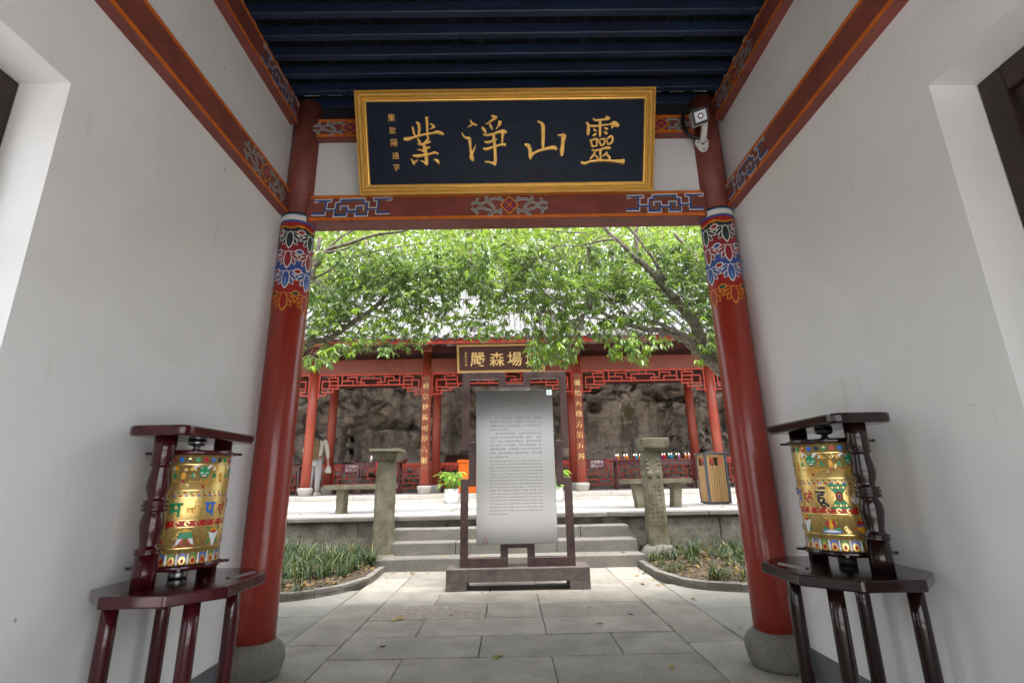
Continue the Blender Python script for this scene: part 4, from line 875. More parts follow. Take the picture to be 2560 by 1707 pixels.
t = thing('litter_bin', (3.67, 9.32, .583), 'square litter bin with brown wooden slats and dark grey metal corners', 'bin')
X0, X1, Y0, Y1 = 3.50, 3.86, 9.12, 9.50
q = MB(); q.box((X0+.015, Y0+.015, .584), (X1-.015, Y1-.015, .625)); q.build('base', 'bin_grey', t)
for x in (X0, X1):
    for y in (Y0, Y1):
        q = MB(); q.box((x-.022, y-.022, .60), (x+.022, y+.022, 1.445)); q.build('corner_post', 'bin_grey', t, bevel=.003)
q = MB(); q.box((X0-.045, Y0-.045, 1.446), (X1+.045, Y1+.045, 1.472)); q.build('lid', 'bin_grey', t, bevel=.004)
for side in range(4):
    n = 7
    for k in range(n):
        lo, hi = ((X0+.022, X1-.022) if side < 2 else (Y0+.022, Y1-.022)); wd = (hi-lo)/n; a, b_ = lo+k*wd+.004, lo+(k+1)*wd-.004
        for z0, z1 in (((.625, 1.245), (1.385, 1.44)) if 0 < k < n-1 else ((.625, 1.44),)):
            q = MB()
            if side < 2: y = (Y0, Y1)[side]; q.box((a, y-.012, z0), (b_, y+.008, z1))
            else: x = (X0, X1)[side-2]; q.box((x-.012, a, z0), (x+.008, b_, z1))
            q.build('slat', 'bin_wood', t, bevel=.003)
q = MB(); q.box((X0+.03, Y0+.03, .63), (X1-.03, Y1-.03, 1.20)); q.build('liner', 'bin_inside', t)

def potted(x, y, lab, seed):
    r_ = random.Random(seed)
    t = thing('potted_plant', (x, y, .583), lab, 'potted plant', 'potted plants in front of the hall')
    q = MB(); q.lathe([(.11, .584), (.125, .60), (.150, .75), (.162, .90), (.155, .90), (.150, .87), (.02, .86)], (x, y, 0), 28); q.build('pot', 'pot_white', t)
    q = MB(); st = MB()
    for k in range(46):
        a = r_.uniform(0, 2*PI); rr = r_.uniform(.0, .10); h = r_.uniform(.12, .40); out = r_.uniform(.04, .20)*(1.2-h)
        p0 = Vector((x+rr*math.cos(a), y+rr*math.sin(a), .86)); p1 = p0+Vector((math.cos(a)*out, math.sin(a)*out, h))
        st.tube([p0, (p0+p1)/2+Vector((0, 0, .03)), p1], .005, 4)
        L = r_.uniform(.16, .24); W_ = L*.22; d = Vector((math.cos(a), math.sin(a), r_.uniform(-.1, .5))).normalized(); sd_ = d.cross(Vector((0, 0, 1))).normalized(); up = sd_.cross(d)
        rows = []
        for i in range(6):
            s = i/5; c = p1+d*L*s-Vector((0, 0, 1))*L*.55*s*s; ww = W_*math.sin(PI*min(.98, s*.9+.08))
            rows.append((c-sd_*ww+up*ww*.3, c, c+sd_*ww+up*ww*.3))
        vs = [v for r2 in rows for v in r2]; q.add(vs, [(3*i+j, 3*i+j+1, 3*i+j+4, 3*i+j+3) for i in range(5) for j in range(2)], 0, True)
    q.build('foliage', 'houseplant', t); st.build('stem', 'houseplant', t)
potted(-1.29, 11.45, 'leafy green plant in a glossy white pot, left of the information board', 3)
potted(1.02, 11.45, 'leafy plant in a white pot mostly hidden by the right edge of the information board', 4)

# ================================================================ WORSHIP HALL across the terrace
FY, BY, FZ = 12.6, 14.25, .77
hall = thing('worship_hall', (0, FY, FZ), 'open red timber worship hall with grey tiled roof built against the carved cliff', 'temple hall')
q = MB(); q.box((-9.5, 12.12, .5), (9.5, 16.2, FZ-.002)); q.build('platform', 'terrace', hall)
x = -9.0
while x < 9.0:                                              # edging stones of the platform, in two courses
    l = rnd.uniform(1.1, 1.7); q = MB(); q.box((x+.003, 12.06, .672), (x+l-.003, 12.40, FZ)); o = q.build('edge_stone', 'stone_pale', hall, bevel=.008, seg=2); roughen(o, .004, 6, x, 2)
    q = MB(); q.box((x+.303, 11.90, .5), (x+l+.297, 12.10, .668)); o = q.build('edge_stone', 'stone_pale', hall, bevel=.008, seg=2); roughen(o, .004, 6, x+3, 2); x += l
FX = [-8.05, -4.97, -2.08, 1.77, 5.19, 8.3]; BX = [-8.1, -5.02, -2.05, 1.80, 5.22, 8.35]
def hall_column(x, y, top, r=.115):
    q = MB(); q.lathe([(r, FZ+.18), (r, top)], (x, y, 0), 28); c = q.build('column', 'pav_red', hall)
    q = MB(); q.lathe([(.10, FZ-.02), (.125, FZ), (.150, FZ+.05), (.176, FZ+.13), (.180, FZ+.165), (.168, FZ+.192), (.13, FZ+.20)], (x, y, 0), 24); o = q.build('column_base', 'stone_pale', c); roughen(o, .005, 8, x)
    return c
cols = {}
for x in FX: cols[x] = hall_column(x, FY, 4.46)
for x in BX: hall_column(x, BY, 4.9, .118)
for x in FX:                                                # bracket block where a column meets the eave beam
    q = MB(); q.box((x-.13, FY-.135, 4.30), (x+.13, FY+.13, 4.47)); q.build('bracket', 'pav_beam', hall, bevel=.03, seg=3)
for a, b_ in zip(FX, FX[1:]):
    q = MB(); q.box((a+.10, FY-.05, 3.765), (b_-.10, FY+.06, 4.13)); q.build('beam', 'pav_beam', hall, bevel=.006)
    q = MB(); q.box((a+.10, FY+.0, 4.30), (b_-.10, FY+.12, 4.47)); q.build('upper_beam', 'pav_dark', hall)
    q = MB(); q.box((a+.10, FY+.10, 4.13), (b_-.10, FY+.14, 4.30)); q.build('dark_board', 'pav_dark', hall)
for a, b_ in zip(BX, BX[1:]):
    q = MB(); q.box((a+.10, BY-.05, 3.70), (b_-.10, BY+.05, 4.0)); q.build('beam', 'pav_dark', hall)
LT = [(3, 166, 60, 166), (60, 166, 60, 138), (30, 138, 120, 138), (120, 138, 120, 110), (30, 110, 160, 110), (160, 110, 160, 84), (85, 84, 425, 84), (30, 48, 30, 138), (30, 48, 150, 48), (80, 18, 80, 48), (80, 18, 155, 18), (130, 0, 130, 18), (88, 48, 88, 110), (155, 18, 155, 84), (190, 0, 190, 84), (190, 48, 280, 48), (235, 18, 235, 48), (235, 18, 310, 18), (280, 48, 280, 84), (310, 0, 310, 60), (310, 60, 370, 60), (345, 30, 345, 84), (345, 30, 425, 30), (400, 0, 400, 30), (370, 60, 370, 84)]
for a, b_ in zip(FX, FX[1:]):
    q = MB(); xa, xb = a+.115, b_-.115; hw = (xb-xa)/2; ty = .014
    def seg(q, X, s, w_=.013, y0=FY-.012, y1=FY+.016):
        x0, z0, x1, z1 = s; X0, X1 = sorted((X(x0), X(x1))); Z0, Z1 = sorted((z0, z1))
        if X1-X0 > Z1-Z0: q.box((X0-w_*.98, y0, Z0-w_), (X1+w_*.98, y1, Z1+w_))
        else: q.box((X0-w_, y0+.002, Z0-w_*.99), (X1+w_, y1+.002, Z1+w_*.99))
    for mir in (0, 1):
        X = (lambda v: xa+hw*v/425) if not mir else (lambda v: xb-hw*v/425)
        Zf = lambda v: 3.735-.52*v/166
        for s in LT: seg(q, X, (s[0], Zf(s[1]), s[2], Zf(s[3])))
        seg(q, X, (3, 3.735, 3, 3.16), .02)
    q.box((xa, FY-.02, 3.728), (xb, FY+.024, 3.762))
    q.build('lattice_frieze', 'pav_bright', hall)
RT = [(30, 25, 95, 25), (95, 25, 95, 0), (0, 48, 70, 48), (70, 48, 70, 25), (120, 25, 120, 70), (95, 25, 160, 25), (45, 70, 190, 70), (45, 48, 45, 100), (160, 0, 160, 48), (120, 48, 215, 48), (215, 20, 215, 70), (190, 70, 190, 100), (0, 100, 425, 100), (240, 48, 300, 48), (240, 0, 240, 100), (300, 25, 300, 70), (270, 70, 360, 70), (300, 25, 360, 25), (360, 25, 360, 48), (360, 48, 425, 48), (330, 70, 330, 100), (395, 48, 395, 100), (0, 128, 425, 128), (60, 100, 60, 128), (150, 100, 150, 128), (250, 100, 250, 128), (350, 100, 350, 128), (0, 12, 425, 12)]
for a, b_ in zip(BX, BX[1:]):
    q = MB(); xa, xb = a+.12, b_-.12; hw = (xb-xa)/2; y = BY+.05
    for mir in (0, 1):
        X = (lambda v: xa+hw*v/425) if not mir else (lambda v: xb-hw*v/425)
        for s in RT: seg(q, X, (s[0], 1.50-.70*s[1]/150, s[2], 1.50-.70*s[3]/150), .015, y-.015, y+.018)
        seg(q, X, (2, 1.5, 2, FZ), .025, y-.02, y+.02)
    q.box((xa, y-.035, 1.485), (xb, y+.035, 1.565)); q.build('railing', 'pav_bright', hall)
# eave: fascia, soffit rafters, roof plane, tiles
EY, EZ = 11.62, 4.40; RY, RZ = 14.6, 6.45; SL = (RZ-EZ)/(RY-EY)
q = MB(); q.box((-9.4, EY-.03, EZ-.13), (9.4, EY+.02, EZ+.0)); q.build('fascia', 'pav_bright', hall)
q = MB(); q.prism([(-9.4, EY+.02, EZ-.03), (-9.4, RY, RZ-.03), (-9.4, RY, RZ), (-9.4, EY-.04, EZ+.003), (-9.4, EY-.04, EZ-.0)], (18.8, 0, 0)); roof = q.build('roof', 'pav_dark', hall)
x = -9.2
rf = MB(); 
while x < 9.2: rf.bar((x, EY+.03, EZ-.06), (x, RY, RZ-.06), .06, .06); x += .27
rf.build('rafters', 'pav_red', hall)
q = MB(); q.prism([(-9.4, RY, RZ), (-9.4, 17.6, 4.6), (-9.4, 17.6, 4.5), (-9.4, RY, RZ-.1)], (18.8, 0, 0)); q.build('rear_roof', 'tile_grey', hall)
pitch = .25; n_up = Vector((0, -SL, 1)).normalized(); dn = Vector((0, 1, SL)).normalized()
base_sheet = MB(); X = [-9.25+pitch*k for k in range(75)]
# pan tiles: sagging channels as one stepped sheet
vs = []; nn = 75*4
for r_ in range(19):
    for end in (0, 1):
        s = (r_+end)*.195; P = Vector((0, EY-.10, EZ-.07))+dn*s
        for k in range(nn):
            xx = -9.25+pitch*k/4; sag = -.045*abs(math.cos(PI*(xx+9.25)/pitch)) if False else .05*(abs(math.sin(PI*(k % 4)/4))*-1)
            vs.append(Vector((xx+pitch/2, P.y, P.z))+n_up*(.062+sag+(.012 if end == 0 else 0)))
fs = [(i*nn+k, i*nn+k+1, (i+1)*nn+k+1, (i+1)*nn+k) for i in range(37) for k in range(nn-1)]
base_sheet.add(vs, fs); o = tag(base_sheet.build('pan_tiles', 'tile_grey', roof), kind='stuff')
def cover(mb, xx, s0, s1, lift):
    rings = []
    for s in (s0, s1):
        P = Vector((xx, EY-.12, EZ-.08))+dn*s; rings.append([P+Vector((1, 0, 0))*(.062*math.cos(t))+n_up*(.075+.062*math.sin(t)+(lift if s == s0 else 0)) for t in [PI*j/6 for j in range(7)]])
    mb.loft(rings, 0, False, True, False)
proto = None
for r_ in range(4):
    for k in range(75):
        xx = X[k]+pitch/2-.125
        if abs(xx) > 8.8: continue
        if proto is None:
            mb = MB(); cover(mb, 0, 0, .20, .014); proto = mb.build('roof_tile', 'tile_grey', roof, loc=(0, EY-.12-FY, EZ-.08-FZ)); o = proto
        else: o = proto.copy(); COL.objects.link(o); o.parent = roof
        P = Vector((xx, EY-.12, EZ-.08))+dn*(r_*.195); o.location = P-wloc(roof); o.rotation_euler = (rnd.uniform(-.01, .01), 0, rnd.uniform(-.02, .02))
mb = MB()
for r_ in range(4, 18):
    for k in range(75): cover(mb, X[k]+pitch/2-.125+rnd.uniform(-.004, .004), r_*.195, r_*.195+.2, .014)
tag(mb.build('roof_tiles', 'tile_grey', roof), kind='stuff')
pr = None
for k in range(75):                                         # drip tiles closing each channel at the eave
    xx = X[k]
    if abs(xx) > 8.8: continue
    if pr is None:
        mb = MB(); pts = [(-.118, .07), (-.085, .012), (-.045, -.03), (0, -.05), (.045, -.03), (.085, .012), (.118, .07), (.06, .03), (0, .012), (-.06, .03)]
        mb.prism([(a, 0, c) for a, c in pts], (0, .012, 0)); pr = mb.build('drip_tile', 'tile_dark', roof, loc=(0, -FY, -FZ)); o = pr
        for v in pr.data.vertices: pass
    else: o = pr.copy(); COL.objects.link(o); o.parent = roof
    o.location = Vector((xx, EY-.115, EZ-.035))-wloc(roof)
mb = MB(); mb.box((-9.3, RY-.12, RZ+.02), (9.3, RY+.12, RZ+.34)); mb.build('ridge', 'tile_grey', roof, bevel=.03)
# couplets on the two middle columns
for x, txt, zt in ((-2.08, '聆奈妙諦可淨六根', 3.40), (1.77, '徹悟玄機方清五濁', 3.42)):
    f = on_cyl((x, FY), .118, -PI/2)
    q = MB(); n = 10; C = .20
    q.add([f(-C/2+C*i/n, z, .010) for z in (1.34, 3.66) for i in range(n+1)], [(i, i+1, n+2+i, n+1+i) for i in range(n)], 0, True)
    q.add([f(-C/2+C*i/n, z, -.004) for z in (1.34, 3.66) for i in range(n+1)], [(i, i+1, n+2+i, n+1+i) for i in range(n)], 0, True)
    q.build('couplet_board', 'couplet_wood', cols[x])
    for i, ch in enumerate(txt):
        q = MB(); vs, fs = text2d(ch, 2, .006); x0, x1, y0, y1 = bounds(vs); k = .150/(y1-y0); z = zt-.262*i
        q.add([f((a-(x0+x1)/2)*k-.008, z+(b_-(y0+y1)/2)*k, .0125) for a, b_ in vs], fs, 0, True); q.build('couplet_character', 'board_gold', cols[x])

# hall name board
hb = thing('name_board', (-.15, 12.4, 3.7), 'brown name board with yellow frame and gold characters under the hall eave', 'plaque')
HB = Vector((0, 12.42, 3.715)); HV = Vector((0, -.27, .66)).normalized(); HN = Vector((0, -.66, -.27)).normalized()
hf = lambda u_, v_, n_=0: HB+Vector((u_, 0, 0))+HV*v_+HN*n_
A0, A1, B1 = -1.285, .945, .73
q = MB(); frame(q, hf, A0, A1, 0, B1, .058, [(0, -.04), (0, .03), (.12, .042), (.5, .045), (.6, .034), (.9, .03), (1, .022), (1, -.01)]); q.build('frame', 'board_frame', hb)
q = MB(); q.add([hf(A0+.06, .06, .01), hf(A1-.06, .06, .01), hf(A1-.06, B1-.06, .01), hf(A0+.06, B1-.06, .01), hf(A0+.06, .06, -.04), hf(A1-.06, .06, -.04), hf(A1-.06, B1-.06, -.04), hf(A0+.06, B1-.06, -.04)], [(0, 1, 2, 3), (4, 5, 6, 7), (0, 1, 5, 4), (1, 2, 6, 5), (2, 3, 7, 6), (3, 0, 4, 7)]); q.build('panel', 'board_brown', hb)
for px, ch in ((1194.5, '嚴'), (1242.5, '森'), (1286.5, '場'), (1331, '壇')):
    q = MB(); glyph(q, ch, lambda x, y: hf(x, y, .014), at(px, 895, 12.3).x, .335, .36, res=3, off=.008); q.build('character', 'board_gold', hb)
q = MB()
for i, ch in enumerate('嘉慶三年書'): glyph(q, ch, lambda x, y: hf(x, y, .014), at(1165, 895, 12.3).x, .50-.075*i, .06, res=1)
q.build('inscription', 'board_gold', hb)

# ================================================================ CLIFF with niches and carvings
def z6(a, b_, Y=15.2): p = at(700+.30612*a, 820+.30612*b_, Y); return (p.x, p.z)
def z7(a, b_, Y=15.2): p = at(1300+.30612*a, 820+.30612*b_, Y); return (p.x, p.z)
NICH = []
def nich(c, rx, rz, dep, sharp=3): NICH.append((c[0], c[1], rx, rz, dep, sharp))
for p, rx, rz in (((555, 835), .15, .19), ((545, 935), .155, .20), ((535, 1055), .17, .26)): nich(z6(*p), rx*1.12, rz*1.08, .55, 12)
nich(z6(985, 770), .55, .17, .55, 4); nich(z6(800, 800), .25, .09, .4, 5); nich(z6(820, 940), .28, .42, .4, 3)
nich(z6(180, 1000), .45, .75, .35, 4); nich(z6(1500, 820), .50, .85, .5, 10); nich(z6(1700, 760), .5, .9, .3, 4)
nich(z7(610, 620), .20, .22, .6, 4); nich(z7(590, 480), .35, .14, .5, 4); nich(z7(1040, 500), .22, .10, .4, 6)
nich(z7(1330, 860), .50, .95, .30, 10); nich(z7(1600, 830), .46, .80, .30, 10); nich(z7(250, 700), .4, .9, .4, 6); nich(z7(860, 420), .7, .10, .35, 4)
RINGS = [(*z7(1330, 830), .62, .09), (*z7(1590, 820), .50, .08), (*z7(1590, 790), .30, .06)]
def cliff_y(x, z):
    p = Vector((x*.5, z*.6, 1.7)); d = .55*noise.noise(p)+.28*noise.noise(p*2.3)+.10*noise.noise(p*5.1)+.05*noise.noise(p*11)
    vo = noise.voronoi(Vector((x*1.1+z*.35+.4*noise.noise(p*3), z*1.5-x*.2+.4*noise.noise(p*3+Vector((5, 0, 0))), 2)))[0]; d += .26*max(0, 1-(vo[1]-vo[0])*5)
    d += .10*(1-2*abs(noise.noise(p*3.1+Vector((4, 0, 0)))))**3*.5+.10*abs(noise.noise(p*7.3))
    d += .16*(abs(noise.noise(Vector((x*.8+z*.5, z*1.7-x*.3, 5))))*2-1)                     # slanting ledges
    if -8 < x < 8: pass
    vp = Vector((x*.85+z*.25+.25*noise.noise(p*2.2), z*1.2-x*.15+.25*noise.noise(p*2.2+Vector((5, 0, 0))), 2.3)); vv = noise.voronoi(vp); cc = vv[1][0]; d += (vp-cc).dot(noise.random_vector_seeded(cc) if False else Vector((noise.noise(cc*7.3), noise.noise(cc*5.1+Vector((3, 1, 0))), 0)))*.9+.5*noise.noise(cc*3.7)+.18*max(0, 1-(vv[0][1]-vv[0][0])*9)
    sm = 1.0
    if abs(x+4.6) < .62 and 1.3 < z < 3.0: sm = .25
    if 2.15 < x < 4.55 and z < 3.3: sm = .22                                                # dressed face on the right
    y = 15.25+d*sm*.8
    if z > 2.9: y -= (z-2.9)*.28
    for cx, cz, rx, rz, dep, sh in NICH:
        dx, dz = (x-cx)/rx, (z-cz)/rz
        if dz < 0 and sh >= 6: dz *= .75; dx = dx if abs(dz) > .9 else dx
        r_ = (abs(dx)**2.4+abs(dz)**2.4)**(1/2.4)
        y += dep/(1+math.exp((r_-1)*sh*2.2)) if r_ < 3 else 0
    for cx, cz, rr, wd in RINGS:
        dd = math.hypot(x-cx, (z-cz)*.85)-rr
        if z > cz-.5: y -= .10*math.exp(-(dd/wd)**2)
    return y
cl = MB(); NX, NZ = 420, 130; X0, X1, Z0, Z1 = -9.5, 9.5, .6, 5.6
cl.add([(X0+(X1-X0)*i/NX, cliff_y(X0+(X1-X0)*i/NX, Z0+(Z1-Z0)*j/NZ), Z0+(Z1-Z0)*j/NZ) for j in range(NZ+1) for i in range(NX+1)], [(j*(NX+1)+i, j*(NX+1)+i+1, (j+1)*(NX+1)+i+1, (j+1)*(NX+1)+i) for j in range(NZ) for i in range(NX)], 0, True)
cliff = tag(cl.build('cliff', 'cliff_rock'), kind='structure')
def figure(c, y, h, lab=None):
    q = MB(); x, z = c
    q.lathe([(.26*h, 0), (.30*h, .06*h), (.27*h, .13*h), (.2*h, .16*h)], (x, y, z), 12, 0, True, 1, .6)
    q.ball((x, y, z+.42*h), .2*h, 12, 8, 0, 1, .7, 1.25); q.ball((x, y-.02*h, z+.80*h), .12*h, 10, 8, 0, 1, 1, 1.2); q.ball((x, y, z+.94*h), .06*h, 8, 5)
    for s in (-1, 1): q.ball((x+s*.2*h, y-.06*h, z+.22*h), .13*h, 10, 6, 0, 1.2, 1, .7); q.tube([(x+s*.2*h, y, z+.56*h), (x+s*.26*h, y-.02*h, z+.38*h), (x+s*.08*h, y-.14*h, z+.28*h)], .055*h, 8)
    o = q.build('carved_figure', 'cliff_rock', cliff); roughen(o, .012*h/.3, 14, x)
for p, h in (((555, 862), .26), ((545, 968), .27), ((535, 1092), .36)):
    c = z6(*p); figure(c, 15.36, h)
c = z6(1560, 960); figure(c, 15.55, .95); c = z7(1350, 1010); figure((c[0], c[1]-.1), 15.42, 1.05); c = z7(1600, 1000); figure((c[0], c[1]-.1), 15.42, .95); c = z6(170, 1090); figure((c[0], c[1]-.2), 15.5, .8)
for p in ((1290, 930), (1470, 880), (1530, 930), (1660, 900)):
    c = z7(*p); q = MB(); q.tube(smooth_line([(c[0]+.16*math.cos(t)*(1-t/9), 15.28, c[1]+.20*math.sin(t)*(1-t/9)) for t in [k*.7 for k in range(9)]], 3), .045, 8); o = q.build('carved_scroll', 'cliff_rock', cliff); roughen(o, .02, 9, c[0])
q = MB(); P = smooth_line([(-11, 5.2), (-5, 5.6), (0, 5.5), (6, 5.4), (11, 5.2)], 4)
hill = MB(); rows = []
for j, (y, z) in enumerate(((14.9, 5.2), (17.5, 5.6), (21, 7.4), (26, 10.5), (34, 15), (46, 20), (70, 24))):
    for i in range(41):
        x = (-60+120*i/40)*(.25+.75*min(1, j/3)) ; hill.v.append(Vector((x, y, z+(.8*noise.noise(Vector((x*.15, y*.15, 2))) if j > 1 else 0)))); 
hill.f = [[j*41+i, j*41+i+1, (j+1)*41+i+1, (j+1)*41+i] for j in range(6) for i in range(40)]; hill.m = [0]*len(hill.f); hill.sm = [True]*len(hill.f)
tag(hill.build('hillside', 'soil'), kind='structure')

# ================================================================ FURNITURE OF THE HALL
def altar(name, x0, x1, y, zt, lab, ends=False):
    t = thing(name, ((x0+x1)/2, y, FZ), lab, 'altar table', None)
    q = MB(); q.box((x0, y-.2, zt-.04), (x1, y+.2, zt)); q.build('table_top', 'table_red', t, bevel=.008)
    q = MB(); q.box((x0+.10, y-.175, zt-.13), (x1-.10, y-.15, zt-.04)); q.box((x0+.10, y+.15, zt-.13), (x1-.10, y+.175, zt-.04)); q.build('apron', 'table_red', t)
    for x in (x0+.12, x1-.12):
        for yy in (y-.16, y+.16):
            q = MB(); q.bar((x, yy, zt-.04), (x+(.03 if x > (x0+x1)/2 else -.03), yy, FZ), .05, .05); q.build('leg', 'table_red', t)
        q = MB()
        for z in (1.08, 1.22): q.bar((x, y-.16, z), (x, y+.16, z), .03, .03)
        q.build('stretcher', 'table_red', t)
    for s, x in ((-1, x0+.17), (1, x1-.17)):
        q = MB(); q.prism([(x, y-.172, zt-.13), (x-s*.10, y-.172, zt-.13), (x-s*.05, y-.172, zt-.16), (x-s*.03, y-.172, zt-.22), (x, y-.172, zt-.26)], (0, .02, 0)); q.build('corner_bracket', 'table_red', t)
    if ends:
        for s, x in ((-1, x0), (1, x1)): q = MB(); q.prism([(x, y-.2, zt), (x+s*.06, y-.2, zt+.05), (x+s*.05, y-.2, zt+.07), (x-s*.03, y-.2, zt+.02), (x-s*.05, y-.2, zt)], (0, .4, 0)); q.build('upturned_end', 'table_red', t)
    return t
altar('altar_table', 2.72, 3.84, 13.65, 1.515, 'dark red altar table with coloured lamps, left of the pair beside the litter bin')
altar('altar_table', 3.88, 4.97, 13.65, 1.515, 'dark red altar table with coloured lamps, right one next to the litter bin')
altar('altar_table', -4.08, -2.80, 13.65, 1.585, 'narrow dark altar table with upturned ends under the three small niches', True)
def lamp(x, y, z, m, lab, h=.15):
    t = thing('offering_lamp', (x, y, z), lab, 'lamp', 'coloured offering lamps on the altar tables')
    q = MB(); q.lathe([(.030, z+.001), (.034, z+.006), (.012, z+.03), (.012, z+.04), (.034, z+.055), (.043, z+.08), (.040, z+.105), (.026, z+.122), (.012, z+.126)], (x, y, 0), 14); q.build('cup', m, t)
    q = MB(); q.lathe([(.003, z+.118), (.013, z+.130), (.011, z+.142), (.002, z+.168)], (x, y, 0), 8); q.build('flame', 'flame', t)
for px, yy, m, lab in ((1540.4, 13.72, 'lamp_violet', 'violet offering lamp at the left end of the altar, half behind an orange one'), (1545, 13.60, 'lamp_orange', 'orange offering lamp nearest the maroon notice sign'),
    (1560.8, 13.72, 'lamp_pink', 'pink offering lamp in the second pair from the notice sign'), (1567, 13.60, 'lamp_orange', 'orange offering lamp in the second pair from the notice sign'),
    (1585.3, 13.72, 'lamp_red', 'red offering lamp in the group of three left of the carved post'), (1591, 13.60, 'lamp_cyan', 'turquoise offering lamp in the middle of three, left of the carved post'), (1599.6, 13.62, 'lamp_orange', 'orange offering lamp closest to the left side of the carved post'),
    (1656, 13.72, 'lamp_magenta', 'magenta offering lamp closest to the right side of the carved post'), (1661.8, 13.60, 'lamp_red', 'red offering lamp just right of the carved post'),
    (1672.5, 13.70, 'lamp_cyan', 'turquoise offering lamp, left of the turquoise pair'), (1679, 13.60, 'lamp_cyan', 'turquoise offering lamp, right of the turquoise pair'),
    (1691.4, 13.70, 'lamp_green', 'green offering lamp, the only green one on the altar'), (1697.5, 13.60, 'lamp_violet', 'violet offering lamp beside the green one'),
    (1714.3, 13.64, 'lamp_orange', 'orange offering lamp nearest the litter bin, left of a pink one'), (1722.5, 13.60, 'lamp_pink', 'pink offering lamp at the right end of the altar by the litter bin')):
    lamp(at(px, 1140, yy).x, yy, 1.515, m, lab)
lamp(at(928.5, 1145, 13.6).x, 13.6, 1.585, 'lamp_cream', 'cream offering lamp alone on the narrow altar table under the small niches')
q = MB(); x = at(904, 1150, 13.6).x; q.box((x-.085, 13.5, 1.586), (x+.085, 13.72, 1.615)); tag(q.build('incense_tray', 'black_rubber', None, bevel=.006), 'flat black tray at the left end of the narrow altar table', 'tray')
q = MB(); x = at(942.5, 1180, 13.42).x; cl_ = [(x-.035, 1.62, 0), (x+.0, 1.58, 0)]
q.loft([[(x-.03+a, 13.43-b_*.5, 1.60), (x+.035+a, 13.43-b_*.5, 1.60), (x+.035+a, 13.445, 1.60), (x-.03+a, 13.445, 1.60)] if k == 0 else [(x-w2+a, 13.42-.012*math.sin(k*2), z), (x+w2+a, 13.42+.01*math.sin(k*3), z), (x+w2+a, 13.445, z), (x-w2+a, 13.445, z)] for k, (z, w2, a, b_) in enumerate(((1.6, .03, 0, .02), (1.56, .045, 0, 0), (1.45, .042, .005, 0), (1.34, .034, .004, 0), (1.26, .03, .01, 0), (1.18, .02, .012, 0)))], 0)
tag(q.build('red_sash', 'ribbon_red'), 'red sash hanging from the narrow altar table behind the flat topped post', 'sash')
def notice(x0, x1, z0, z1, lab):
    t = thing('notice_sign', ((x0+x1)/2, 14.2, z0), lab, 'sign', 'maroon notices on the railing'); y = 14.20
    q = MB(); q.box((x0, y, z0), (x1, y+.02, z1)); q.build('panel', 'sign_maroon', t, bevel=.004)
    q = MB(); w_ = (x1-x0)
    for r_, ln in enumerate(('文物重地', '请勿入内')):
        for i, ch in enumerate(ln): glyph(q, ch, lambda a, b_: (a, y-.0015, b_), x0+w_*(.24+.19*i), z0+(z1-z0)*(.70-.42*r_), .088, res=2, off=.006)
    q.build('lettering', 'sign_print', t)
notice(-4.625, -4.12, 1.335, 1.578, 'maroon keep out notice on the red railing, below the three small niches')
notice(2.175, 2.665, 1.335, 1.575, 'maroon keep out notice on the red railing, right of the couplet column')
t = thing('donation_box', (-1.0, 12.95, FZ), 'bright orange donation box mostly hidden behind the information board', 'box')
q = MB(); q.box((-1.27, 12.8, FZ+.001), (-.74, 13.15, 1.50)); q.build('body', 'orange_box', t, bevel=.01); q = MB(); q.box((-1.30, 12.77, 1.50), (-.71, 13.18, 1.575)); q.build('lid', 'orange_box', t, bevel=.01)
t = thing('altar_desk', (-.4, 14.75, FZ), 'dark desk with a sloping top in front of the central niche', 'desk')
q = MB(); q.prism([(-1.85, 14.45, 1.56), (-1.85, 15.0, 1.80), (-1.85, 15.0, 1.76), (-1.85, 14.45, 1.52)], (3.3, 0, 0)); q.build('desk_top', 'table_red', t)
for x in (-1.75, 1.3):
    q = MB(); q.box((x, 14.5, FZ), (x+.08, 14.95, 1.56)); q.build('side_panel', 'table_red', t)
t = altar('altar_table', -6.6, -5.45, 13.75, 1.53, 'red altar table at the left holding a porcelain vase, half hidden by the gate column')
v = at(727, 1155, 13.65)
t = thing('flower_vase', (v.x, 13.65, 1.53), 'white and blue porcelain vase holding red flowers on the left altar table', 'vase')
q = MB(); q.lathe([(.035, 1.531), (.04, 1.54), (.055, 1.62), (.062, 1.70), (.045, 1.76), (.028, 1.79), (.034, 1.81)], (v.x, 13.65, 0), 18); q.build('vase_body', 'porcelain', t)
q = MB()
for k in range(9): a = k*2.4; q.ball((v.x+.05*math.cos(a), 13.65+.05*math.sin(a), 1.87+.03*(k % 4)), .032, 8, 5)
q.build('flowers', 'flower_red', t)
q = MB(); q.ball((v.x, 13.592, 1.68), .022, 8, 6, 0, 1, .3, 1.3); q.build('blue_motif', 'paint_blue', t)

# ================================================================ PERSON with backpack in the hall
def skin(name, pts, edges, root, m_, parent, sub=2):
    me = bpy.data.meshes.new(name); off = wloc(parent); me.from_pydata([Vector(p[:3])-off for p in pts], edges, [])
    o = bpy.data.objects.new(name, me); COL.objects.link(o)
    md = o.modifiers.new('s', 'SKIN'); md.use_smooth_shade = True
    for i, v_ in enumerate(me.skin_vertices[0].data):
        r_ = pts[i][3]; v_.radius = (r_, r_*(pts[i][4] if len(pts[i]) > 4 else 1)); v_.use_root = (i == root)
    s = o.modifiers.new('d', 'SUBSURF'); s.levels = s.render_levels = sub
    dg = bpy.context.evaluated_depsgraph_get(); dg.update(); me2 = bpy.data.meshes.new_from_object(o.evaluated_get(dg)); bpy.data.objects.remove(o)
    me2.materials.clear(); me2.materials.append(MATS[m_]); me2.polygons.foreach_set('use_smooth', [True]*len(me2.polygons))
    return link(name, me2, parent)
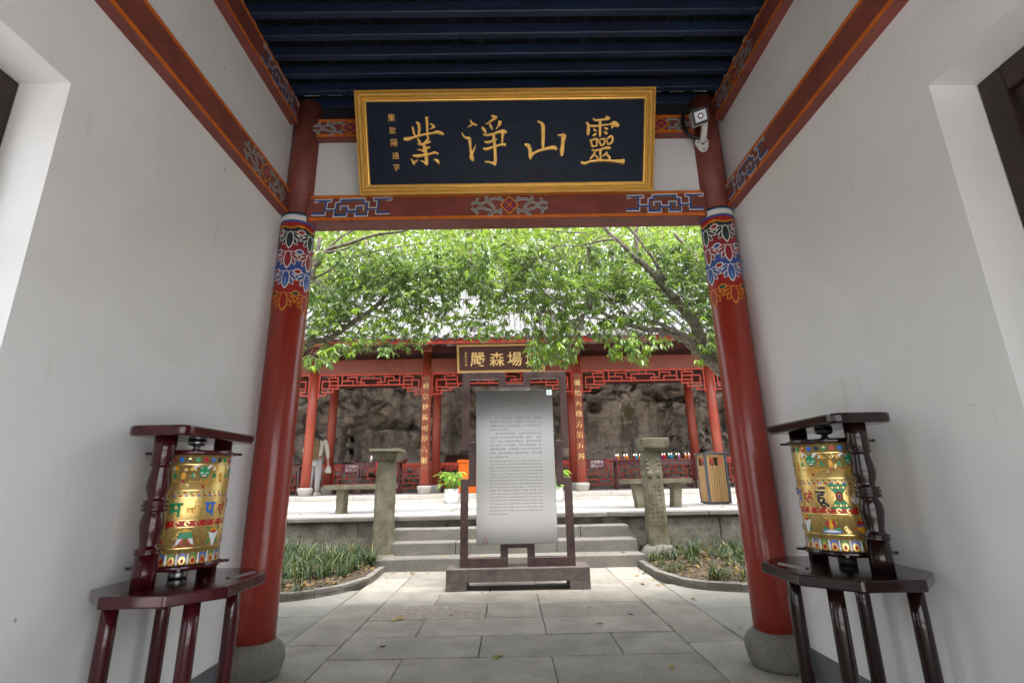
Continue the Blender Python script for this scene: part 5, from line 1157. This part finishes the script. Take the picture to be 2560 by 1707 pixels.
pc = at(781, 1236, 13.25); px_, py_ = pc.x, 13.25
ps = thing('person', (px_, py_, FZ), 'person seen from behind in cream jacket and grey trousers, bending by a red column', 'person')
W_ = lambda x, y, z, r_, k=1: (px_+x*.97, py_+y*.97, FZ+z*.97, r_, k)
B = [W_(0, 0, .93, .125, .8), W_(0, .05, 1.12, .115, .8), W_(0, .12, 1.30, .135, .7), W_(-.02, .24, 1.36, .06), W_(-.05, .32, 1.37, .05), W_(-.08, .40, 1.36, .085), W_(-.10, .46, 1.33, .088),
     W_(.19, .13, 1.39, .055), W_(.275, .08, 1.13, .042), W_(.295, .11, .90, .030), W_(.295, .13, .83, .036, .5), W_(-.21, .15, 1.38, .055), W_(-.38, .10, 1.16, .042), W_(-.24, .33, 1.08, .030), W_(-.19, .40, 1.08, .034, .5),
     W_(.09, 0, .85, .095), W_(.10, .02, .48, .06), W_(.11, -.03, .09, .042), W_(.15, .10, .04, .04), W_(-.09, 0, .85, .095), W_(-.09, .02, .48, .06), W_(-.10, -.03, .09, .042), W_(-.09, .12, .04, .04)]
E_ = [(0, 1), (1, 2), (2, 3), (3, 4), (4, 5), (5, 6), (2, 7), (7, 8), (8, 9), (9, 10), (2, 11), (11, 12), (12, 13), (13, 14), (0, 15), (15, 16), (16, 17), (17, 18), (0, 19), (19, 20), (20, 21), (21, 22)]
for hnd, dr in ((10, (0, .02, -.06)), (14, (.05, .04, -.02))):
    bx, by, bz = B[hnd][:3]
    for k, (dx, ln) in enumerate(((-.028, .045), (-.012, .075), (.002, .08), (.016, .075), (.030, .06))):
        n = len(B); s = .97; B.append((bx+dx*.8+dr[0]*.4, by+dr[1]*.5+dx*.2, bz+dr[2]*.5, .010)); B.append((bx+dx+dr[0], by+dr[1], bz+dr[2]*ln/.06, .008)); E_ += [(hnd, n), (n, n+1)]
skin('body', B, E_, 0, 'skin_tone', ps)
g = lambda i, k, kk=None: (*B[i][:3], B[i][3]*k, (B[i][4] if len(B[i]) > 4 else 1))
J = [g(0, 1.25), g(1, 1.4), g(2, 1.35), (B[3][0], B[3][1]-.04, B[3][2]+.0, .12), g(7, 1.35), g(8, 1.35), (B[9][0], B[9][1], B[9][2]+.03, .040), g(11, 1.35), g(12, 1.35), (B[13][0], B[13][1], B[13][2], .044)]
skin('jacket', J, [(0, 1), (1, 2), (2, 3), (2, 4), (4, 5), (5, 6), (2, 7), (7, 8), (8, 9)], 0, 'cloth_cream', ps)
T = [(B[0][0], B[0][1], B[0][2]-.03, .145, .85), g(15, 1.12), g(16, 1.35), (B[17][0], B[17][1], B[17][2], .06), g(19, 1.12), g(20, 1.35), (B[21][0], B[21][1], B[21][2], .06)]
skin('trousers', T, [(0, 1), (1, 2), (2, 3), (0, 4), (4, 5), (5, 6)], 0, 'cloth_grey', ps)
for i, j in ((17, 18), (21, 22)):
    a, c = Vector(B[i][:3]), Vector(B[j][:3]); q = MB(); d = (c-a); d.z = 0; d.normalize(); s = d.cross(Vector((0, 0, 1)))
    rings = []
    for t_, w2, h in ((-.07, .03, .05), (-.05, .042, .085), (.03, .045, .085), (.10, .048, .055), (.17, .042, .04), (.20, .02, .025)):
        c0 = Vector((a.x, a.y, FZ+.002))+d*t_; rings.append([c0-s*w2, c0+s*w2, c0+s*w2*.9+Vector((0, 0, h)), c0-s*w2*.9+Vector((0, 0, h))])
    q.loft(rings, 0, True, True); q.build('shoe', 'shoe_cream', ps)
q = MB(); q.ball((B[6][0], B[6][1]-.005, B[6][2]+.02), .102, 14, 10, 0, 1, 1.1, 1.1); q.build('hair', 'hair_black', ps)
bp = thing('backpack', (px_, py_, 1.7), 'khaki backpack with dark straps worn by the person in the cream jacket', 'backpack')
c = Vector((px_+.01, py_-.16, FZ+1.16)); q = MB()
q.loft([[c+Vector((w2*math.cos(t)*(abs(math.cos(t))**-.3 if abs(math.cos(t)) > .01 else 1)*.9, -.02+d2*math.sin(t)+z*.18, z)) for t in [2*PI*k/20 for k in range(20)]] for z, w2, d2 in ((-.25, .08, .06), (-.235, .125, .10), (-.12, .145, .125), (.05, .145, .12), (.15, .135, .10), (.215, .10, .07), (.23, .05, .03))], 0); q.build('pack_body', 'cloth_khaki', bp)
q = MB(); q.box(c+Vector((-.10, -.19, -.20)), c+Vector((.10, -.12, -.01))); q.build('front_pocket', 'cloth_khaki', bp, bevel=.03, seg=3)
q = MB()
for s in (-1, 1): q.tube([c+Vector((s*.09, .02, .20)), c+Vector((s*.10, .10, .28)), c+Vector((s*.11, .22, .24)), c+Vector((s*.12, .27, .05))], .024, 8); q.tube([c+Vector((s*.10, -.16, .16)), c+Vector((s*.02, -.175, .02))], .008, 6)
q.build('strap', 'cloth_navy', bp)
q = MB(); q.box(c+Vector((-.135, -.14, -.08)), c+Vector((-.105, -.125, .05))); q.build('reflective_tag', 'lime_tag', bp)
hd = Vector(B[10][:3]); q = MB(); rg = []
for z, r_ in ((0, .006), (-.04, .03), (-.10, .075), (-.17, .10), (-.215, .09), (-.235, .04)):
    rg.append([hd+Vector((.02+r_*math.cos(t)*(1+.22*noise.noise(Vector((t*2, z*20, 1)))), r_*math.sin(t)*.7, z-.03)) for t in [2*PI*k/14 for k in range(14)]])
q.loft(rg, 0); bagt = thing('plastic_bag', hd, 'clear plastic carrier bag hanging from the right hand of the person', 'bag'); q.build('bag_film', 'clear_plastic', bagt)
q = MB(); q.ball(hd+Vector((.03, 0, -.215)), .045, 10, 6, 0, 1.3, .8, .5); q.build('contents', 'lime_tag', bagt)

# ---- courtyard side walls, seen only from a step to the side
for sx, lab in ((-1, 'white courtyard wall with grey tile coping beyond the left tree'), (1, 'white courtyard wall with grey tile coping beyond the right tree')):
    t = thing('courtyard_wall', (sx*9.55, 9.5, 0), lab, 'wall')
    q = MB(); q.box((sx*9.55-.15, 3.4, -.05), (sx*9.55+.15, 18, 4.2)); q.build('wall_face', 'plaster_outer', t)
    q = MB(); q.prism([(sx*9.55-.32, 3.3, 4.18), (sx*9.55, 3.3, 4.5), (sx*9.55+.32, 3.3, 4.18), (sx*9.55+.32, 3.3, 4.1), (sx*9.55-.32, 3.3, 4.1)], (0, 14.8, 0)); q.build('coping', 'tile_dark', t)

# ================================================================ TREES
LV = [(0, 0, 0), (-.15, .28, .04), (.15, .28, .04), (-.165, .60, .02), (.165, .60, .02), (0, 1, -.16), (0, .45, -.02)]
LF = [(0, 2, 6), (6, 2, 4), (6, 4, 5), (0, 6, 1), (6, 3, 1), (6, 5, 3)]
LV = [Vector(v) for v in LV]
class Leaves:
    def __init__(s): s.v = []; s.f = []; s.m = []
    def put(s, M, mi=0):
        b = len(s.v); s.v += [M @ v for v in LV]; s.f += [tuple(i+b for i in f) for f in LF]; s.m += [mi]*6
    def build(s, name, mats, parent):
        off = wloc(parent) if parent else Vector((0, 0, 0)); me = bpy.data.meshes.new(name); me.from_pydata([v-off for v in s.v], [], s.f)
        for x in mats: me.materials.append(MATS[x])
        me.polygons.foreach_set('material_index', s.m); me.polygons.foreach_set('use_smooth', [True]*len(s.f)); me.update()
        return tag(link(name, me, parent), kind='stuff')
def leaf_matrix(p, d, L, roll, wide=1.):
    d = d.normalized(); s = d.cross(Vector((0, 0, 1)))
    if s.length < .05: s = Vector((1, 0, 0))
    s.normalize(); n = s.cross(d); c, q = math.cos(roll), math.sin(roll); s, n = s*c+n*q, n*c-s*q
    return Matrix(((s.x*L*wide, d.x*L, n.x*L, p.x), (s.y*L*wide, d.y*L, n.y*L, p.y), (s.z*L*wide, d.z*L, n.z*L, p.z), (0, 0, 0, 1)))
PROF = [(600, 850), (690, 850), (715, 858), (735, 855), (755, 858), (765, 870), (780, 835), (800, 828), (850, 812), (900, 832), (935, 834), (965, 815), (985, 785), (1010, 772), (1050, 785), (1090, 798), (1150, 785), (1200, 795), (1215, 840), (1235, 878), (1260, 852), (1290, 850), (1320, 845), (1335, 800), (1370, 785), (1390, 815), (1410, 840), (1430, 828), (1450, 838), (1480, 848), (1500, 812), (1560, 800), (1590, 825), (1600, 850), (1625, 860), (1800, 860)]
PROF = [(a*1.08844, b_*1.08844) for a, b_ in PROF]
def low(px):
    for (a, ya), (b_, yb) in zip(PROF, PROF[1:]):
        if a <= px <= b_: return ya+(yb-ya)*(px-a)/(b_-a)
    return 920
GAPS = [(1175, 750, 32, 40, .3), (1085, 742, 16, 12, .3), (1300, 800, 60, 26, .5), (1560, 765, 60, 26, .5), (1700, 765, 40, 60, .5), (760, 790, 26, 40, .6)]
def keep(px, py):
    k = 1.
    for cx, cy, rx, ry, pr_ in GAPS:
        if ((px-cx)/rx)**2+((py-cy)/ry)**2 < 1: k = min(k, pr_)
    return k
def F(pts, Y): return [at(a*1.08844, b_*1.08844, y) for (a, b_), y in zip(pts, Y if hasattr(Y, '__len__') else [Y]*len(pts))]
def G(pts, Y): return [at(1260+a*.22959, 560+b_*.22959, y) for (a, b_), y in zip(pts, Y if hasattr(Y, '__len__') else [Y]*len(pts))]
def limb(q, pts, r0, r1, n=9):
    P = [Vector(p) for p in smooth_line([tuple(p) for p in pts], 6)]; k = len(P)
    rad = [(r0+(r1-r0)*i/(k-1))*(1+.10*noise.noise(P[i]*6)) for i in range(k)]
    P = [p+Vector((noise.noise(p*5), noise.noise(p*5+Vector((7, 0, 0))), noise.noise(p*5+Vector((0, 7, 0)))))*r0*.22 for p in P]
    q.tube(P, rad, n); return P
def tree(name, base, label, limbs, crown_x):
    t = thing(name, base, label, 'tree', 'courtyard trees')
    samples = []
    for nm, pts, r0, r1 in limbs:
        q = MB(); P = limb(q, pts, r0, r1, 12 if r0 > .06 else 8); q.build(nm, 'bark', t); samples += P
    return t, samples
LB = Vector((-4.15, 8.7, .58)); RB = Vector((4.05, 8.75, .58))
left_limbs = [('trunk', [LB, LB+Vector((.06, 0, 1.0)), LB+Vector((-.02, -.02, 2.0)), LB+Vector((.12, -.1, 2.9)), LB+Vector((.25, -.2, 3.9)), LB+Vector((.35, -.2, 5.0))], .15, .07),
    ('branch', [LB+Vector((.0, -.02, 1.75))]+F([(690, 807), (760, 775), (815, 738), (865, 702), (882, 682), (905, 660), (950, 640), (1010, 630)], [8.55, 8.5, 8.45, 8.4, 8.35, 8.3, 8.2, 8.1]), .062, .012),
    ('branch', F([(868, 700), (900, 688), (935, 694), (985, 718), (1040, 745), (1080, 760)], 8.38), .020, .006),
    ('branch', [LB+Vector((.1, -.1, 2.8))]+F([(705, 640), (735, 600), (750, 575), (800, 560), (860, 540), (930, 530), (980, 500)], [8.6, 8.5, 8.4, 8.3, 8.2, 8.1, 8.0]), .055, .014),
    ('branch', F([(700, 582), (745, 580), (790, 572), (830, 558)], 8.3), .035, .015), ('branch', F([(712, 640), (745, 628), (790, 600), (870, 575), (960, 560)], 8.2), .026, .007),
    ('branch', F([(735, 545), (728, 580), (715, 640)], 8.55), .04, .05), ('branch', F([(745, 580), (790, 540), (850, 515)], 8.6), .025, .012),
    ('branch', F([(695, 765), (760, 790), (830, 805), (900, 806)], 8.6), .020, .005), ('branch', F([(695, 745), (740, 770), (800, 800), (850, 815)], 8.8), .014, .004), ('branch', F([(880, 635), (960, 660), (1050, 650), (1130, 655)], 8.2), .012, .005),
    ('branch', F([(1080, 610), (1130, 590), (1180, 555)], 8.0), .014, .006), ('branch', F([(1185, 560), (1205, 600), (1235, 630)], 7.9), .010, .005)]
right_limbs = [('trunk', [RB, RB+Vector((.0, 0, .8)), at(1900, 1060, 8.75), at(1835, 950, 8.7)]+G([(2330, 1540), (2180, 1300), (2080, 1080), (1950, 940), (1850, 800)], [8.7, 8.65, 8.6, 8.55, 8.5]), .15, .085),
    ('branch', G([(1860, 810), (1760, 700), (1650, 570), (1530, 450), (1430, 370), (1340, 280), (1240, 190), (1160, 110), (1080, 20)], 8.4), .072, .035),
    ('branch', [at(1838, 955, 8.7)]+G([(2260, 1520), (2130, 1400), (2000, 1290), (1880, 1225), (1760, 1165), (1600, 1150), (1400, 1110), (1240, 1060), (1080, 980), (950, 950)], [8.6, 8.5, 8.4, 8.35, 8.3, 8.2, 8.1, 8.0, 7.9, 7.9]), .085, .018),
    ('branch', G([(2200, 1400), (2080, 1290), (1930, 1190), (1780, 1130), (1650, 1070), (1500, 1050), (1330, 1025), (1180, 1030), (1050, 1035), (850, 1010)], [8.5, 8.4, 8.3, 8.2, 8.2, 8.1, 8.0, 8.0, 7.9, 7.9]), .05, .010),
    ('branch', G([(1740, 610), (1690, 500), (1620, 370), (1540, 270), (1460, 150), (1360, 40), (1280, -60)], 8.3), .036, .020), ('branch', G([(1460, 420), (1450, 250), (1430, 100), (1480, -50)], 8.6), .045, .03),
    ('branch', G([(2300, 620), (2180, 530), (2080, 350), (1950, 210), (1850, 100)], 9.3), .06, .03), ('branch', G([(1850, 880), (1750, 800), (1640, 700), (1560, 650)], 8.9), .06, .03),
    ('branch', G([(1200, 170), (1080, 180), (980, 200), (850, 230), (700, 240), (560, 235)], 8.2), .024, .008), ('branch', G([(1180, 120), (1100, 130), (980, 180), (900, 270)], 8.1), .014, .005),
    ('branch', G([(600, 880), (500, 790), (400, 700), (330, 600), (265, 520)], 7.9), .020, .008), ('branch', G([(300, 520), (330, 430), (400, 360)], 7.9), .008, .004), ('branch', G([(1370, 1030), (1300, 940), (1250, 860)], 8.1), .012, .006),
    ('branch', G([(1800, 700), (1870, 560), (1950, 470)], 8.6), .014, .008), ('branch', G([(1000, 90), (800, 160), (620, 220)], 8.5), .010, .006), ('branch', G([(420, 780), (200, 720), (0, 690)], 8.0), .010, .004), ('branch', G([(500, 930), (300, 960), (60, 980)], 7.9), .010, .003), ('branch', G([(900, 100), (700, 90), (420, 60)], 8.2), .014, .006)]
treeL, sL = tree('courtyard_tree', LB, 'broad leaved tree at the left with a bare lower branch slanting up', left_limbs, (-7, 0))
treeR, sR = tree('courtyard_tree', RB, 'broad leaved tree at the right with a pale mottled trunk leaning left', right_limbs, (0, 7))
rl = random.Random(11)
BARE = []                                                    # stretches of limb that stay clear of leaves
for S_, y0_, r_ in ((left_limbs[1][1][:6], 0, 17), (right_limbs[0][1], 0, 15), (right_limbs[1][1][:6], 0, 13), (right_limbs[2][1][:8], 0, 12), (right_limbs[3][1][:5], 0, 10), (right_limbs[4][1][:5], 0, 9), (left_limbs[3][1][:6], 0, 9), (right_limbs[8][1][:4], 0, 10)):
    for p in smooth_line([tuple(p) for p in S_], 5): a = proj(p); BARE.append((a[0], a[1], r_, p[1]))
CL = {0: [], 1: []}; OVER = False
tries = 0
def add_clusters(n, xr, yr, zr, inview):
    got = 0; tr = 0
    while got < n and tr < n*60:
        tr += 1
        x, y, z = rl.uniform(*xr), rl.uniform(*yr), rl.uniform(*zr); p = Vector((x, y, z)); px, py = proj(p)
        seen = 640 < px < 1900 and 500 < py < 960
        if inview and not seen: continue
        if not inview and 600 < px < 1950 and py > 560: continue
        if inview:
            if py > low(px)-12-rl.random()**2*110: continue
            if rl.random() > keep(px, py): continue
            if any(abs(px-bx) < br and abs(py-by) < br and y < bY+.15 for bx, by, br, bY in BARE) and rl.random() < .93: continue
            if noise.noise(Vector((px*.010, py*.014, y*.5))) < -.42: continue
        elif not OVER and ((x/7.5)**2+((y-8.8)/2.4)**2+((z-4.6)/2.3)**2) > 1: continue
        CL[0 if x < -.2 else 1].append((p, px, py, seen)); got += 1
add_clusters(3900, (-4.6, 4.6), (7.6, 9.0), (2.3, 5.0), True)
add_clusters(180, (-4.6, 4.6), (7.3, 8.6), (2.3, 3.2), True)
add_clusters(260, (-7.5, 7.5), (6.9, 11), (2.6, 6.8), False)
OVER = True
add_clusters(620, (-6.0, 6.0), (4.7, 8.2), (4.5, 6.4), False)  # unseen crown overhang, added to shade the ground near the steps
n = Vector
for ti, (t, S) in enumerate(((treeL, sL), (treeR, sR))):
    LVS = []; tw = MB()
    S = S[::2]
    for p, px, py, seen in CL[ti]:
        near = min(S, key=lambda s: (s-p).length_squared); d = near-p; dist = d.length; d.normalize()
        if seen and dist > .05:
            l = min(dist, rl.uniform(.25, .75)); e = p+d*l; mid = (p+e)/2+Vector((rl.uniform(-.04, .04), rl.uniform(-.04, .04), rl.uniform(0, .06))); tw.tube([p, mid, e], [.0022, .003, .0045], 4)
        out = (-d+Vector((rl.uniform(-.5, .5), rl.uniform(-.5, .5), rl.uniform(-.6, .2)))).normalized()
        k = rl.randint(6, 10) if seen else 9; fringe = seen and py > 760
        young = rl.random() < (.42 if fringe else .10)
        for j in range(k):
            a = 2*PI*j/k*1.9+rl.random(); side = Vector((math.cos(a), math.sin(a), rl.uniform(-.35, .15)))
            dd = (out*rl.uniform(.2, .9)+side*rl.uniform(.5, 1)+Vector((0, 0, -.35))).normalized(); L = rl.uniform(.070, .155)*(1 if seen else 1.3)*(.9 if young else 1.)
            LVS.append((leaf_matrix(p-out*.02*j/k*2, dd, L, rl.uniform(-.9, .9), rl.uniform(.70, 1.0)), 1 if young and rl.random() < .85 else 0, seen, (p-CAM).length))
    LVS.sort(key=lambda q_: (not q_[2], q_[3])); big = LVS[:300]; rest = LVS[300:]
    L = Leaves(); [L.put(M, mi) for M, mi, _, _ in rest]; L.build('foliage', ['leaf', 'leaf_young'], t); tw.build('twigs', 'bark', t)
    protos = []
    for mname in ('leaf_piece', 'leaf_young'):
        me = bpy.data.meshes.new('leaf'); me.from_pydata(LV, [], LF); me.materials.append(MATS[mname]); me.polygons.foreach_set('use_smooth', [True]*6); protos.append(me)
    o0 = wloc(t)
    for M, mi, _, _ in big:
        o = bpy.data.objects.new('leaf', protos[mi]); COL.objects.link(o); o.parent = t; M2 = M.copy(); M2.translation = M.translation-o0; o.matrix_local = M2
# far wood on the hillside behind the hall
L = Leaves()
for k in range(5200):
    x, y = rl.uniform(-20, 20), rl.uniform(18.5, 38); z = 5.6+max(0, (y-17.5))*.62+rl.uniform(.0, 5.5)
    if noise.noise(Vector((x*.25, y*.25, z*.35))) < -.30: continue
    p = Vector((x, y, z))
    for j in range(9):
        dd = Vector((rl.uniform(-1, 1), rl.uniform(-1, 1), rl.uniform(-.8, .5))); L.put(leaf_matrix(p+Vector((rl.uniform(-.5, .5), rl.uniform(-.5, .5), rl.uniform(-.4, .4))), dd, rl.uniform(.26, .44), rl.uniform(-1, 1), 1.2))
o = L.build('distant_woods', ['leaf_far'], None)
q = MB()
for k in range(16):
    x, y = rl.uniform(-20, 20), rl.uniform(20, 32); z = 5.2+(y-17.5)*.6; q.tube([(x, y, z-1), (x+rl.uniform(-.4, .4), y, z+2.5), (x+rl.uniform(-1, 1), y, z+5)], [.16, .12, .05], 6)
tag(q.build('distant_trunks', 'bark'), kind='stuff')

# ================================================================ GROUND COVER, LITTER, FALLEN LEAVES
rg_ = random.Random(5)
gr = MB(); gd = MB(); lt = Leaves()
def blade(q, p, a, L, w_, lean):
    d = Vector((math.cos(a), math.sin(a), 0)); s = Vector((-d.y, d.x, 0)); rows = []
    for i in range(5):
        t_ = i/4; th = lean*t_*1.5; c = p+d*(L*(1-math.cos(th))/max(lean*1.5, .1))+Vector((0, 0, L*math.sin(th)/max(lean*1.5, .1))); ww = w_*(1-t_**2.2)+.0006; rows += [c-s*ww, c+s*ww]
    q.add(rows, [(2*i, 2*i+1, 2*i+3, 2*i+2) for i in range(4)], 0, True)
def soilz(p, y): return .035+.05*min(1, max(0, (y-5.0)/2.2))
for P, sx, ntuft in ((PL, -1, 560), (PR, 1, 190)):
    got = 0; tr = 0
    while got < ntuft and tr < 20000:
        tr += 1
        x = sx*rg_.uniform(1.6, 5.2); y = rg_.uniform(5.2, 7.42)
        if not in_bed(P, sx, x, y, .12): continue
        dens = (.15+.85*min(1, max(0, (y-5.75)/.6))) if sx < 0 else (.30+.5*max(0, (y-6.3)))*(1.0 if noise.noise(Vector((x*1.6, y*1.6, 0))) > -.1 else .3)
        if sx > 0 and abs(x-1.8) < .25 and y > 6.5: dens = 1
        if rg_.random() > dens or math.hypot(x-sx*1.7, y-7) < .25: continue
        got += 1; h = rg_.uniform(.16, .33)*(1 if sx < 0 else .8)
        for k in range(rg_.randint(10, 15)): blade(gd if rg_.random() < .09 else gr, Vector((x+rg_.uniform(-.05, .05), y+rg_.uniform(-.05, .05), soilz(x, y)-.01)), rg_.uniform(0, 2*PI), h*rg_.uniform(.7, 1.25), rg_.uniform(.004, .0075), rg_.uniform(.6, 1.75))
    for k in range(3200):
        x = sx*rg_.uniform(1.5, 5.5); y = rg_.uniform(5.1, 7.45)
        if not in_bed(P, sx, x, y, .09): continue
        a = rg_.uniform(0, 2*PI); lt.put(leaf_matrix(Vector((x, y, soilz(x, y)+rg_.uniform(.005, .045))), Vector((math.cos(a), math.sin(a), rg_.uniform(-.4, .5))), rg_.uniform(.03, .075), rg_.uniform(-.9, .9), rg_.uniform(.8, 1.5)))
tag(gr.build('border_grass', 'grass'), kind='stuff'); tag(gd.build('dry_grass', 'grass_dry'), kind='stuff'); lt.build('leaf_litter', ['litter'], None)
fallen = {}
for key, mn in (('yellow', 'yellow_leaf'), ('brown', 'dry_leaf'), ('green', 'green_leaf_fallen')):
    me = bpy.data.meshes.new('fallen_leaf'); me.from_pydata([v+Vector((0, 0, .10*abs(v.x)+.05*(v.y-.5)**2)) for v in LV], [], LF); me.materials.append(MATS[mn]); fallen[key] = me
spots = []
while len(spots) < 26:
    x, y = rg_.uniform(-1.5, 2.3), rg_.uniform(3.25, 6.5)
    if rg_.random() > (.35+.65*(x > .5)) or (-.75 < x < .9 and 5.35 < y < 5.85) or (x > 1.5 and y > 5.1): continue
    spots.append((x, y, .0))
spots += [(-1.45+.12*k*rg_.random(), 6.55-.1*rg_.random(), .0) for k in range(6)]+[(1.52+.08*rg_.random(), 6.4-.2*k*rg_.random(), .0) for k in range(6)]
spots += [(rg_.uniform(-1.4, 1.4), rg_.choice((6.8, 7.1, 7.35)), None) for k in range(9)]+[(rg_.uniform(-4, 4.5), rg_.uniform(8, 11), .585) for k in range(26)]
for x, y, z in spots:
    key = rg_.choice(('yellow', 'yellow', 'brown', 'green'))
    if z is None: z = {6.8: .146, 7.1: .295, 7.35: .441}[y]
    where = 'paving' if z < .1 else ('terrace' if z > .5 else 'steps')
    o = bpy.data.objects.new('fallen_leaf', fallen[key]); COL.objects.link(o); L = rg_.uniform(.05, .085)*(1.1 if z < .1 else 1.3)
    o.location = (x, y, z+.006); o.scale = (L*1.25, L, L); o.rotation_euler = (rg_.uniform(-.25, .25), rg_.uniform(-.25, .25), rg_.uniform(0, 6.28))
    tag(o, 'small %s fallen leaf lying on the %s' % (key, where), 'leaf', '%s fallen leaves on the %s' % (key, where))
for (px, py, z, s, lab) in ((1745, 1328, .14, .20, 'big curled orange dry leaf standing up in the right flower bed'), (1690, 1372, .10, .15, 'wide tan dry leaf lying in front of the right stone post plinth'), (1838, 1340, .13, .19, 'big orange brown dry leaf in the right bed beside the red column'), (965, 1390, .10, .17, 'broad tan dry leaf between the left bed and the lowest step'), (772, 1463, .09, .11, 'tan dry leaf at the front of the left flower bed')):
    d = at(px, py, 1)-CAM; k = (z-CAM.z)/d.z; p = CAM+d*k
    me = bpy.data.meshes.new('dry_leaf'); bm = bmesh.new()
    n_ = 14; vs = [bm.verts.new((.5*math.cos(2*PI*i/n_)*(.8+.25*math.cos(4*PI*i/n_+1)), .5*math.sin(2*PI*i/n_)*(.55+.2*math.cos(6*PI*i/n_)), .30*math.cos(2*PI*i/n_)**2+.06*math.sin(6*PI*i/n_))) for i in range(n_)]; c = bm.verts.new((0, 0, .0))
    for i in range(n_): bm.faces.new((vs[i], vs[(i+1) % n_], c))
    bm.to_mesh(me); bm.free(); me.materials.append(MATS['dry_leaf']); me.polygons.foreach_set('use_smooth', [True]*n_)
    o = tag(link('dry_leaf', me), lab, 'leaf'); o.location = p; o.scale = (s, s, s); o.rotation_euler = (.5 if 'standing' in lab else .1, .1, px*.7)
